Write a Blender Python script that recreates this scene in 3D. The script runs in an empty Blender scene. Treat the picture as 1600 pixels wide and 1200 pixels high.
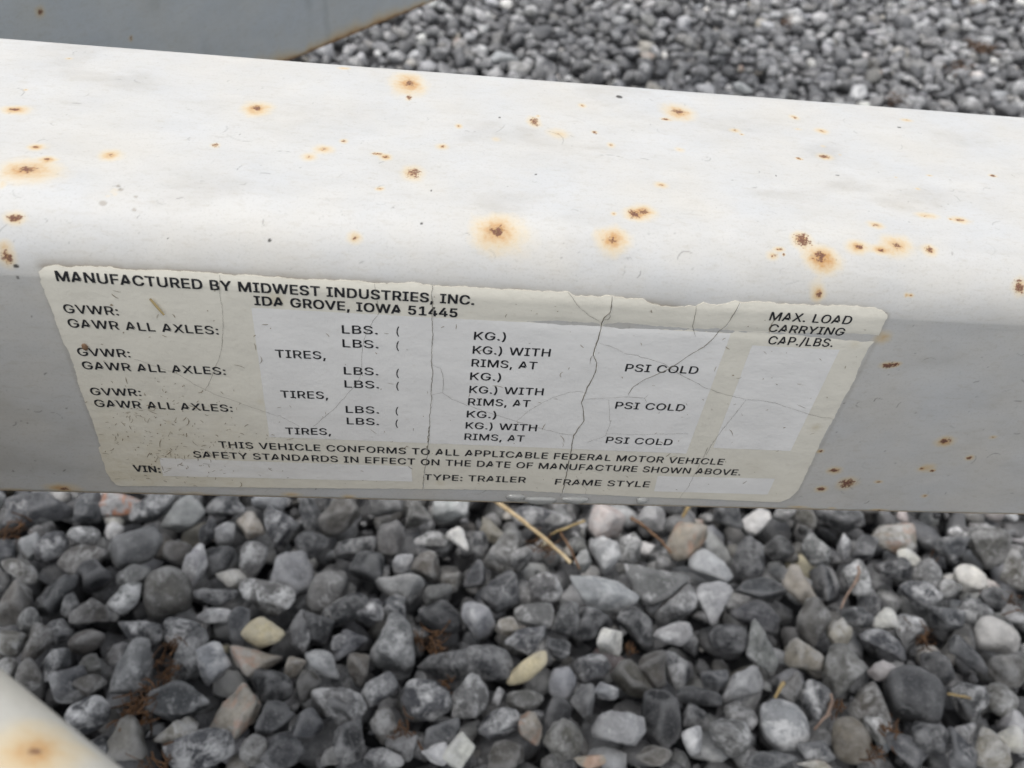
import bpy, bmesh, math, random
import numpy as np
from mathutils import Matrix, Vector
from mathutils.geometry import delaunay_2d_cdt

# ------------------------------------------------------------------ camera, sky, sun, exposure
SC = bpy.context.scene
COL = SC.collection
ZG = 0.28                                   # height of the frame's datum above the gravel
CAMP = np.array([0.00510737, -0.13267982, 0.1111661 + ZG])
CAMR = np.array([[0.99376445, -0.05033158, 0.09949344],      # right
                 [0.03832412, -0.68376692, -0.72869339],     # down
                 [0.10470661, 0.72796259, -0.67757434]])     # forward
FPX = 1300.0
cam_d = bpy.data.cameras.new('camera')
cam = bpy.data.objects.new('camera', cam_d)
COL.objects.link(cam)
m = Matrix(((CAMR[0][0], -CAMR[1][0], -CAMR[2][0], CAMP[0]),
            (CAMR[0][1], -CAMR[1][1], -CAMR[2][1], CAMP[1]),
            (CAMR[0][2], -CAMR[1][2], -CAMR[2][2], CAMP[2]), (0, 0, 0, 1)))
cam.matrix_world = m
cam_d.sensor_fit = 'HORIZONTAL'
cam_d.sensor_width = 36.0
cam_d.lens = 36.0 * FPX / 1600.0
cam_d.clip_start = 0.005
cam_d.clip_end = 500
cam_d.dof.use_dof = True
cam_d.dof.focus_distance = 0.183
cam_d.dof.aperture_fstop = 22.0
SC.camera = cam

SUN_EL, SUN_AZ = math.radians(74), math.radians(-110)          # azimuth from +Y, negative = towards -X
world = bpy.data.worlds.new('World')
SC.world = world
world.use_nodes = True
wn = world.node_tree
wn.nodes.clear()
w_out = wn.nodes.new('ShaderNodeOutputWorld')
w_bg = wn.nodes.new('ShaderNodeBackground')
w_sky = wn.nodes.new('ShaderNodeTexSky')
w_sky.sky_type = 'NISHITA'
w_sky.sun_disc = False
w_sky.sun_elevation = SUN_EL
w_sky.sun_rotation = SUN_AZ
w_sky.dust_density = 4.0
w_hsv = wn.nodes.new('ShaderNodeHueSaturation')               # overcast: a grey version of the sky
w_hsv.inputs['Saturation'].default_value = 0.25
wn.links.new(w_sky.outputs[0], w_hsv.inputs['Color'])
wn.links.new(w_hsv.outputs[0], w_bg.inputs['Color'])
w_bg.inputs['Strength'].default_value = 0.15
wn.links.new(w_bg.outputs[0], w_out.inputs['Surface'])
sun_d = bpy.data.lights.new('sun', 'SUN')
sun_d.energy = 0.5
sun_d.angle = math.radians(40)
sun_d.color = (1.0, 0.965, 0.92)
sun = bpy.data.objects.new('sun', sun_d)
COL.objects.link(sun)
sd = Vector((math.sin(SUN_AZ) * math.cos(SUN_EL), math.cos(SUN_AZ) * math.cos(SUN_EL), math.sin(SUN_EL)))
sun.rotation_euler = sd.to_track_quat('Z', 'Y').to_euler()
sun.location = (0, 0, 5)
SC.view_settings.view_transform = 'Standard'
SC.view_settings.look = 'None'
SC.view_settings.gamma = 1.0
SC.view_settings.use_curve_mapping = False
SC.view_settings.exposure = 0.80

# ------------------------------------------------------------------ measured data (mm on the unrolled frame, mm on the ground)
TEXTS = [('MANUFACTURED BY MIDWEST INDUSTRIES, INC.', -64.78, 9.98, 79.09, -0.92, 2), ('IDA GROVE, IOWA 51445', -28.63, 6.45, 39.76, -0.77, 2), ('GVWR:', -65.34, 2.23, 10.12, -0.03, 1), ('GVWR:', -65.47, -8.94, 10.23, 0.13, 1), ('GVWR:', -65.55, -20.11, 10.28, 0.2, 1), ('GAWR ALL AXLES:', -65.44, -1.41, 28.77, -0.23, 1), ('GAWR ALL AXLES:', -65.4, -12.61, 28.68, -0.13, 1), ('GAWR ALL AXLES:', -65.51, -23.62, 28.83, -0.15, 1), ('LBS.', -11.93, 0.13, 7.11, 0.16, 1), ('LBS.', -11.95, -3.57, 7.23, 0.05, 1), ('LBS.', -11.96, -11.23, 7.17, 0.11, 1), ('LBS.', -11.97, -15.09, 7.28, 0.09, 1), ('LBS.', -11.97, -22.85, 7.21, 0.11, 1), ('LBS.', -11.88, -26.54, 7.09, 0.07, 1), ('(', -0.97, 0.34, 0.88, 0.01, 0), ('(', -0.99, -3.57, 0.86, 0.0, 0), ('(', -0.95, -11.29, 0.79, -0.01, 0), ('(', -0.93, -15.09, 0.73, -0.01, 0), ('(', -1.03, -22.77, 0.79, -0.01, 0), ('(', -1.05, -26.75, 0.8, -0.02, 0), ('TIRES,', -25.86, -7.18, 10.18, 0.03, 1), ('TIRES,', -25.79, -18.89, 10.03, 0.13, 1), ('TIRES,', -25.72, -30.44, 10.03, 0.2, 1), ('KG.)', 14.99, -0.03, 6.55, 0.11, 1), ('KG.)', 14.94, -11.39, 6.63, 0.02, 1), ('KG.)', 14.94, -23.02, 6.59, 0.01, 1), ('KG.) WITH', 14.99, -3.87, 16.41, 0.06, 1), ('KG.) WITH', 15.02, -15.33, 16.34, 0.06, 1), ('KG.) WITH', 14.91, -26.68, 16.37, -0.14, 1), ('RIMS, AT', 14.99, -7.5, 14.01, -0.12, 1), ('RIMS, AT', 14.98, -19.09, 13.87, 0.04, 1), ('RIMS, AT', 14.88, -30.44, 13.89, -0.08, 1), ('PSI COLD', 48.39, -7.09, 16.14, 0.11, 1), ('PSI COLD', 48.33, -18.54, 16.05, -0.03, 1), ('PSI COLD', 48.24, -30.02, 15.96, -0.11, 1), ('MAX. LOAD', 75.93, 8.78, 17.72, -0.06, 1), ('CARRYING', 76.69, 5.63, 16.62, -0.14, 1), ('CAP./LBS.', 77.63, 2.36, 14.46, 0.01, 1), ('THIS VEHICLE CONFORMS TO ALL APPLICABLE FEDERAL MOTOR VEHICLE', -41.1, -35.65, 119.72, -0.87, 1), ('SAFETY STANDARDS IN EFFECT ON THE DATE OF MANUFACTURE SHOWN ABOVE.', -47.26, -39.29, 131.35, -0.96, 1), ('VIN:', -61.63, -44.8, 5.83, -0.19, 2), ('TYPE: TRAILER', 5.94, -45.13, 24.83, -0.1, 1), ('FRAME STYLE', 38.2, -45.64, 23.82, -0.07, 1)]
FIELDS = [[(-29.42,5.68),(68.93,4.65),(68.54,-32.89),(-29.53,-31.57)],[(74.44,1.77),(94.19,1.62),(94.1,-30.84),(74.6,-30.57)],[(-55.15,-39.89),(2.83,-40.37),(3.1,-45.93),(-55.48,-46.27)],[(63.43,-41.4),(93.65,-41.18),(93.57,-47.41),(63.72,-47.3)]]
OUTLINE = [(-67.84,9.86),(-67.63,11.71),(-67.06,12.57),(-66.34,12.98),(-64.59,13.18),(-61.77,13.02),(-59.41,13.38),(-55.08,13.47),(-51.36,13.19),(-44.35,13.36),(-37.0,13.35),(-34.95,13.13),(-30.18,13.24),(-28.39,13.17),(-26.6,13.11),(-16.95,12.97),(-9.01,13.19),(-2.85,12.84),(1.79,13.62),(5.55,13.04),(12.77,13.1),(19.43,13.01),(24.22,13.03),(29.37,12.96),(32.9,13.16),(34.63,12.35),(39.51,12.44),(41.07,12.9),(45.1,12.39),(48.4,12.39),(50.6,11.35),(52.71,10.87),(55.38,10.91),(59.27,11.47),(59.65,11.29),(61.07,12.35),(63.9,11.82),(67.65,13.02),(68.73,12.78),(73.03,13.2),(77.89,12.91),(84.77,12.92),(88.17,13.1),(93.36,13.2),(97.95,13.07),(99.57,12.47),(100.82,11.54),(101.12,10.41),(101.24,7.59),(101.28,4.93),(100.42,2.61),(100.46,-1.09),(100.69,-4.88),(100.89,-6.33),(100.92,-8.79),(100.69,-12.58),(100.76,-19.37),(100.54,-26.23),(100.98,-38.79),(101.18,-41.89),(101.05,-45.54),(100.03,-48.76),(97.75,-50.46),(90.59,-50.3),(76.42,-49.86),(62.54,-49.75),(41.33,-48.89),(28.6,-48.35),(8.96,-48.61),(-29.13,-49.65),(-57.28,-50.13),(-65.62,-50.45),(-66.89,-49.97),(-67.68,-48.07),(-68.09,-45.5),(-68.08,-37.18),(-67.43,-36.61),(-67.26,-29.8),(-67.42,-23.33),(-67.58,-17.16),(-67.17,-13.47),(-67.18,-9.04),(-67.66,-4.78),(-67.73,-1.46),(-67.67,3.36),(-67.93,6.84)]
CRACKS = [(1.0,[(5.94,13.51),(6.15,9.45),(6.19,5.39),(6.36,3.31),(6.34,-0.96),(6.44,-5.83),(6.7,-9.48),(6.72,-11.82),(6.73,-15.17),(6.66,-20.62),(6.6,-24.2),(6.53,-27.87),(6.47,-31.65),(6.62,-26.23),(6.63,-32.43),(6.21,-38.93),(5.93,-44.74),(5.72,-48.74)]),(1.3,[(41.96,12.84),(42.16,10.43),(42.06,8.78),(41.07,7.26),(41.05,4.5),(40.95,0.14),(40.62,-2.57),(41.86,-4.79),(42.01,-7.1),(41.44,-9.98),(40.64,-13.91),(40.4,-16.91),(41.19,-18.9),(41.85,-23.02),(40.74,-25.46),(40.24,-27.91),(40.42,-32.89),(40.44,-41.0),(40.46,-38.43),(40.52,-43.33),(40.54,-49.02)]),(0.9,[(42.06,8.78),(42.48,7.76),(42.13,6.9),(41.18,6.97)]),(0.7,[(40.62,-2.57),(40.26,-3.96),(40.35,-5.33)]),(0.6,[(32.9,13.13),(35.86,9.64),(37.59,8.09),(40.38,6.38)]),(0.9,[(68.58,12.7),(67.43,7.13),(64.05,1.0),(61.32,-2.1),(59.36,-4.29),(57.63,-6.02),(55.46,-7.56),(52.98,-9.37),(50.97,-11.9),(50.48,-14.04)]),(0.6,[(41.37,0.69),(44.52,-0.55),(47.95,-2.16),(50.47,-2.48),(50.91,-2.91),(52.75,-3.27),(56.55,-4.44),(60.39,-7.06),(67.17,-10.8),(72.52,-12.76),(75.39,-13.62),(78.53,-14.06),(81.63,-14.31),(84.87,-14.92),(89.6,-16.49),(94.42,-18.08),(97.87,-18.98),(100.66,-19.11)]),(0.5,[(77.83,-14.25),(77.17,-17.11),(75.64,-22.46),(74.06,-28.01),(73.46,-33.14),(73.29,-30.34),(72.51,-40.03),(72.01,-46.15),(70.94,-49.65)]),(0.6,[(40.8,-16.03),(44.02,-15.62),(47.58,-15.14),(50.78,-14.62),(54.34,-14.94),(55.15,-16.16)]),(0.4,[(54.34,-14.94),(55.04,-13.91)]),(0.4,[(26.41,-23.5),(29.27,-19.49),(33.51,-15.76),(37.24,-14.08),(39.71,-13.71),(40.64,-13.91)]),(0.5,[(6.94,-16.23),(9.12,-15.54),(11.14,-17.39),(14.8,-19.2),(15.16,-19.18),(21.5,-21.92),(26.44,-23.76),(31.47,-25.63),(36.93,-27.25),(40.41,-27.74)]),(0.6,[(6.74,-7.54),(8.48,-8.46),(9.07,-10.29),(9.19,-15.53)]),(0.5,[(-34.66,13.05),(-34.94,8.5),(-35.06,4.14),(-36.05,-3.39),(-37.5,-8.27),(-38.98,-11.95),(-41.54,-17.2)]),(0.35,[(-54.63,-9.22),(-46.32,-13.03),(-43.5,-15.89),(-39.89,-18.55),(-35.11,-20.72),(-30.24,-23.2),(-26.93,-24.8),(-26.88,-24.29),(-22.6,-27.67)]),(0.5,[(-5.32,13.02),(-4.88,9.57),(-4.44,5.78),(-5.74,3.85),(-7.26,-0.45),(-7.97,-3.09),(-8.19,-8.45),(-8.67,-11.7),(-10.12,-15.09),(-14.89,-22.19),(-19.4,-27.52)]),(0.3,[(46.43,-15.85),(48.14,-23.77),(47.8,-27.56),(43.8,-29.94)]),(0.3,[(47.68,-26.91),(52.44,-26.8),(57.78,-26.66),(67.29,-26.0)]),(0.7,[(59.6,11.49),(60.05,7.76),(60.2,6.48),(61.47,3.52)]),(0.4,[(43.0,-42.24),(46.43,-47.15),(46.4,-49.01)])]
RUST = [(-1.36,87.23,3.76,5.63,1.18,1.5,1.0,0),(-2.08,85.61,4.83,6.3,0.0,0.0,0.35,0),(-1.27,79.03,0.68,1.41,0.61,1.24,1.0,0),(-34.8,67.45,3.09,3.5,0.98,1.22,1.0,0),(-81.4,86.59,1.01,0.73,0.43,0.29,0.6,0),(-83.51,58.96,2.44,1.74,1.03,0.58,1.0,0),(-81.89,58.92,2.57,2.57,0.0,0.0,0.25,0),(-84.69,68.62,0.53,0.5,0.2,0.25,0.7,0),(-73.82,43.69,1.33,1.17,0.55,0.53,1.0,0),(-73.51,44.0,2.43,1.93,0.0,0.0,0.25,0),(-72.39,34.85,4.54,3.97,1.51,1.39,1.0,0),(-70.26,32.92,5.79,3.94,0.0,0.0,0.3,0),(-70.06,39.21,1.43,1.25,0.6,0.52,1.0,0),(-59.28,42.53,2.09,2.15,0.43,0.45,0.9,0),(-40.23,49.33,0.91,1.03,0.78,0.9,0.8,0),(-71.39,21.98,1.89,1.34,1.34,0.73,1.0,0),(-72.94,14.49,1.57,2.05,0.95,1.03,1.0,0),(-73.1,16.47,1.23,1.29,0.0,0.0,0.6,0),(-18.21,50.64,2.27,1.94,0.47,0.56,0.8,0),(-20.76,46.92,1.71,1.61,0.39,0.54,0.8,0),(-14.26,54.98,0.89,1.01,0.48,0.58,0.8,0),(-6.73,50.4,1.15,0.85,0.95,0.56,1.0,0),(-4.97,49.23,1.35,1.4,0.74,0.7,1.0,0),(1.02,43.17,2.25,3.08,1.46,1.74,0.9,0),(-5.26,35.88,0.89,0.88,0.51,0.5,0.8,0),(10.66,65.96,0.81,1.13,0.29,0.48,0.8,0),(7.02,55.54,1.4,1.48,0.49,0.59,0.9,0),(19.12,60.78,1.09,1.23,0.0,0.0,0.4,0),(-9.35,21.85,1.51,1.33,0.54,0.51,0.9,0),(18.24,24.89,4.16,3.8,1.2,1.02,1.0,0),(19.51,24.26,5.99,4.96,0.0,0.0,0.35,0),(-17.92,93.38,1.5,0.96,0.24,0.19,0.7,0),(-74.96,29.22,0.68,1.21,0.0,0.0,0.5,0),(41.38,81.78,1.04,1.22,0.4,0.52,0.8,0),(28.62,71.05,1.53,2.64,1.14,1.82,0.9,0),(29.78,74.27,0.62,0.68,0.23,0.34,0.7,0),(33.87,65.65,2.56,2.52,0.38,0.47,0.6,0),(42.7,67.78,0.77,0.79,0.54,0.63,1.0,0),(45.87,61.88,0.98,1.2,0.38,0.6,0.7,0),(65.91,82.22,3.79,4.47,1.48,1.32,1.0,0),(61.71,77.46,1.37,0.81,0.97,0.49,1.0,0),(78.57,74.05,1.46,1.2,0.57,0.6,0.8,0),(79.8,72.21,0.65,0.59,0.32,0.3,0.8,0),(97.02,84.33,1.28,1.37,0.6,0.76,0.8,0),(95.75,77.53,1.09,0.73,0.25,0.29,0.5,0),(101.93,77.43,1.85,1.58,0.42,0.57,0.8,0),(99.49,68.96,0.82,0.68,0.16,0.14,0.5,0),(91.05,61.55,0.95,0.66,0.63,0.53,1.0,0),(98.12,63.46,2.08,1.58,1.2,0.79,1.0,0),(102.44,65.01,0.48,0.39,0.16,0.26,0.6,0),(128.84,87.72,1.78,0.99,0.54,0.42,0.7,0),(62.04,61.86,1.22,1.3,0.31,0.29,0.5,0),(139.25,59.76,1.07,0.79,0.66,0.56,1.0,0),(122.13,57.71,0.88,0.47,0.32,0.23,0.7,0),(116.17,50.77,0.62,0.45,0.31,0.23,0.7,0),(112.86,55.62,0.47,0.35,0.24,0.24,0.6,0),(54.6,44.85,1.56,1.42,0.5,0.39,0.8,0),(46.61,32.26,2.28,2.24,1.34,1.3,1.0,0),(48.72,33.24,2.56,2.61,0.94,0.95,0.9,0),(42.19,31.77,0.6,0.71,0.27,0.36,0.8,0),(41.28,24.66,2.98,2.77,0.71,0.66,1.0,0),(41.59,24.25,3.89,3.22,0.0,0.0,0.3,0),(81.34,27.34,2.13,2.13,1.51,1.53,1.0,0),(75.98,24.6,1.15,0.59,0.88,0.37,1.0,0),(74.64,23.11,1.28,1.18,0.67,0.49,0.8,0),(77.03,23.45,0.41,0.35,0.27,0.21,1.0,0),(84.73,23.49,3.14,2.68,1.16,1.06,1.0,0),(85.81,22.17,3.55,2.58,0.0,0.0,0.8,0),(93.2,26.26,2.64,1.67,1.11,0.64,1.0,0),(98.33,25.81,1.88,1.16,0.77,0.39,1.0,0),(101.87,27.38,3.38,2.77,0.98,0.92,0.9,0),(109.11,26.7,1.7,1.45,0.92,0.72,1.0,0),(99.39,33.58,1.94,1.45,0.65,0.52,0.8,0),(113.08,38.9,2.45,1.35,0.67,0.31,0.7,0),(120.46,37.89,2.39,1.51,0.9,0.5,0.8,0),(118.29,38.04,0.52,0.41,0.3,0.2,1.0,0),(84.96,15.42,1.54,1.52,0.69,0.53,1.0,0),(84.29,17.06,1.71,1.62,0.0,0.0,0.3,0),(103.86,16.18,0.49,0.53,0.32,0.3,1.0,0),(104.85,16.17,0.77,0.46,0.21,0.16,1.0,0),(102.44,5.44,1.88,1.9,0.0,0.0,0.7,0),(106.72,-2.26,1.68,1.04,1.12,0.58,1.0,0),(108.61,-1.87,1.12,0.91,0.67,0.58,1.0,0),(101.72,-30.74,1.06,0.82,0.57,0.41,1.0,0),(128.83,19.2,1.82,1.99,1.34,1.24,1.0,0),(131.75,-25.94,2.21,1.78,1.22,0.89,1.0,0),(140.95,-31.52,1.19,0.97,0.62,0.52,1.0,0),(131.55,-35.63,2.39,1.62,0.0,0.0,0.6,0),(133.55,-36.6,0.8,0.54,0.74,0.41,1.0,0),(130.27,-35.92,0.8,0.68,0.34,0.27,0.8,0),(143.37,-23.88,1.06,0.68,0.45,0.31,0.7,0),(107.81,-37.59,1.9,1.42,1.01,0.64,0.9,0),(113.03,-42.33,2.68,2.32,1.54,1.45,1.0,0),(107.13,-44.84,1.72,1.34,0.8,0.6,0.9,0),(121.13,-41.42,1.15,0.64,0.4,0.29,0.8,0),(136.05,-46.57,1.06,0.79,0.53,0.36,0.8,0),(103.46,-52.36,2.62,0.55,0.0,0.0,0.8,0),(126.07,-52.89,2.68,0.68,0.6,0.23,0.9,0),(112.87,-52.46,1.18,0.39,0.0,0.0,0.8,0),(107.17,-52.94,2.05,0.39,0.0,0.0,0.6,0),(143.39,-53.91,3.65,0.45,0.0,0.0,0.6,0),(156.7,-53.62,3.08,0.36,0.0,0.0,0.5,0),(-79.17,-52.11,3.78,1.97,0.87,0.44,0.8,0),(-80.95,-51.71,2.61,1.3,0.0,0.0,0.6,0),(-26.3,-52.24,2.3,0.97,0.0,0.0,0.7,0),(-12.39,-52.7,1.87,0.99,0.0,0.0,0.7,0),(-91.14,-53.05,4.32,0.85,0.0,0.0,0.5,0),(-49.89,-52.66,6.01,0.71,0.0,0.0,0.4,0),(-71.64,12.64,0.57,0.38,0.0,0.0,1,1),(20.44,71.93,0.23,0.5,0.0,0.0,1,1),(-25.29,20.43,0.36,0.37,0.0,0.0,1,1),(3.34,25.79,0.25,0.23,0.0,0.0,1,1),(4.96,36.37,0.19,0.38,0.0,0.0,1,1),(-36.35,54.8,0.13,0.27,0.0,0.0,1,1),(-44.0,19.62,0.12,0.12,0.0,0.0,1,1),(51.67,88.5,0.91,0.9,0.0,0.0,1,1),(124.88,82.88,0.53,0.41,0.0,0.0,1,1),(98.14,54.61,0.46,0.25,0.0,0.0,1,1),(82.73,52.48,0.23,0.25,0.0,0.0,1,1),(27.18,45.75,0.28,0.27,0.0,0.0,1,1),(-71.87,10.13,0.34,0.42,0.0,0.0,0.7,1),(-56.32,26.2,0.75,0.67,0.0,0.0,0.8,2),(-50.54,25.1,0.46,0.42,0.0,0.0,0.8,2),(-50.74,28.21,0.41,0.34,0.0,0.0,0.8,2),(-54.61,31.03,0.41,0.52,0.0,0.0,0.8,2),(-53.85,29.96,0.58,0.5,0.0,0.0,0.8,2),(-55.11,29.0,0.7,0.91,0.0,0.0,0.6,3),(-54.64,29.87,0.93,0.59,0.0,0.0,0.6,3),(-55.46,28.05,0.69,0.5,0.0,0.0,0.6,3),(-54.52,28.5,0.46,0.7,0.0,0.0,0.6,3)]
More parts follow.
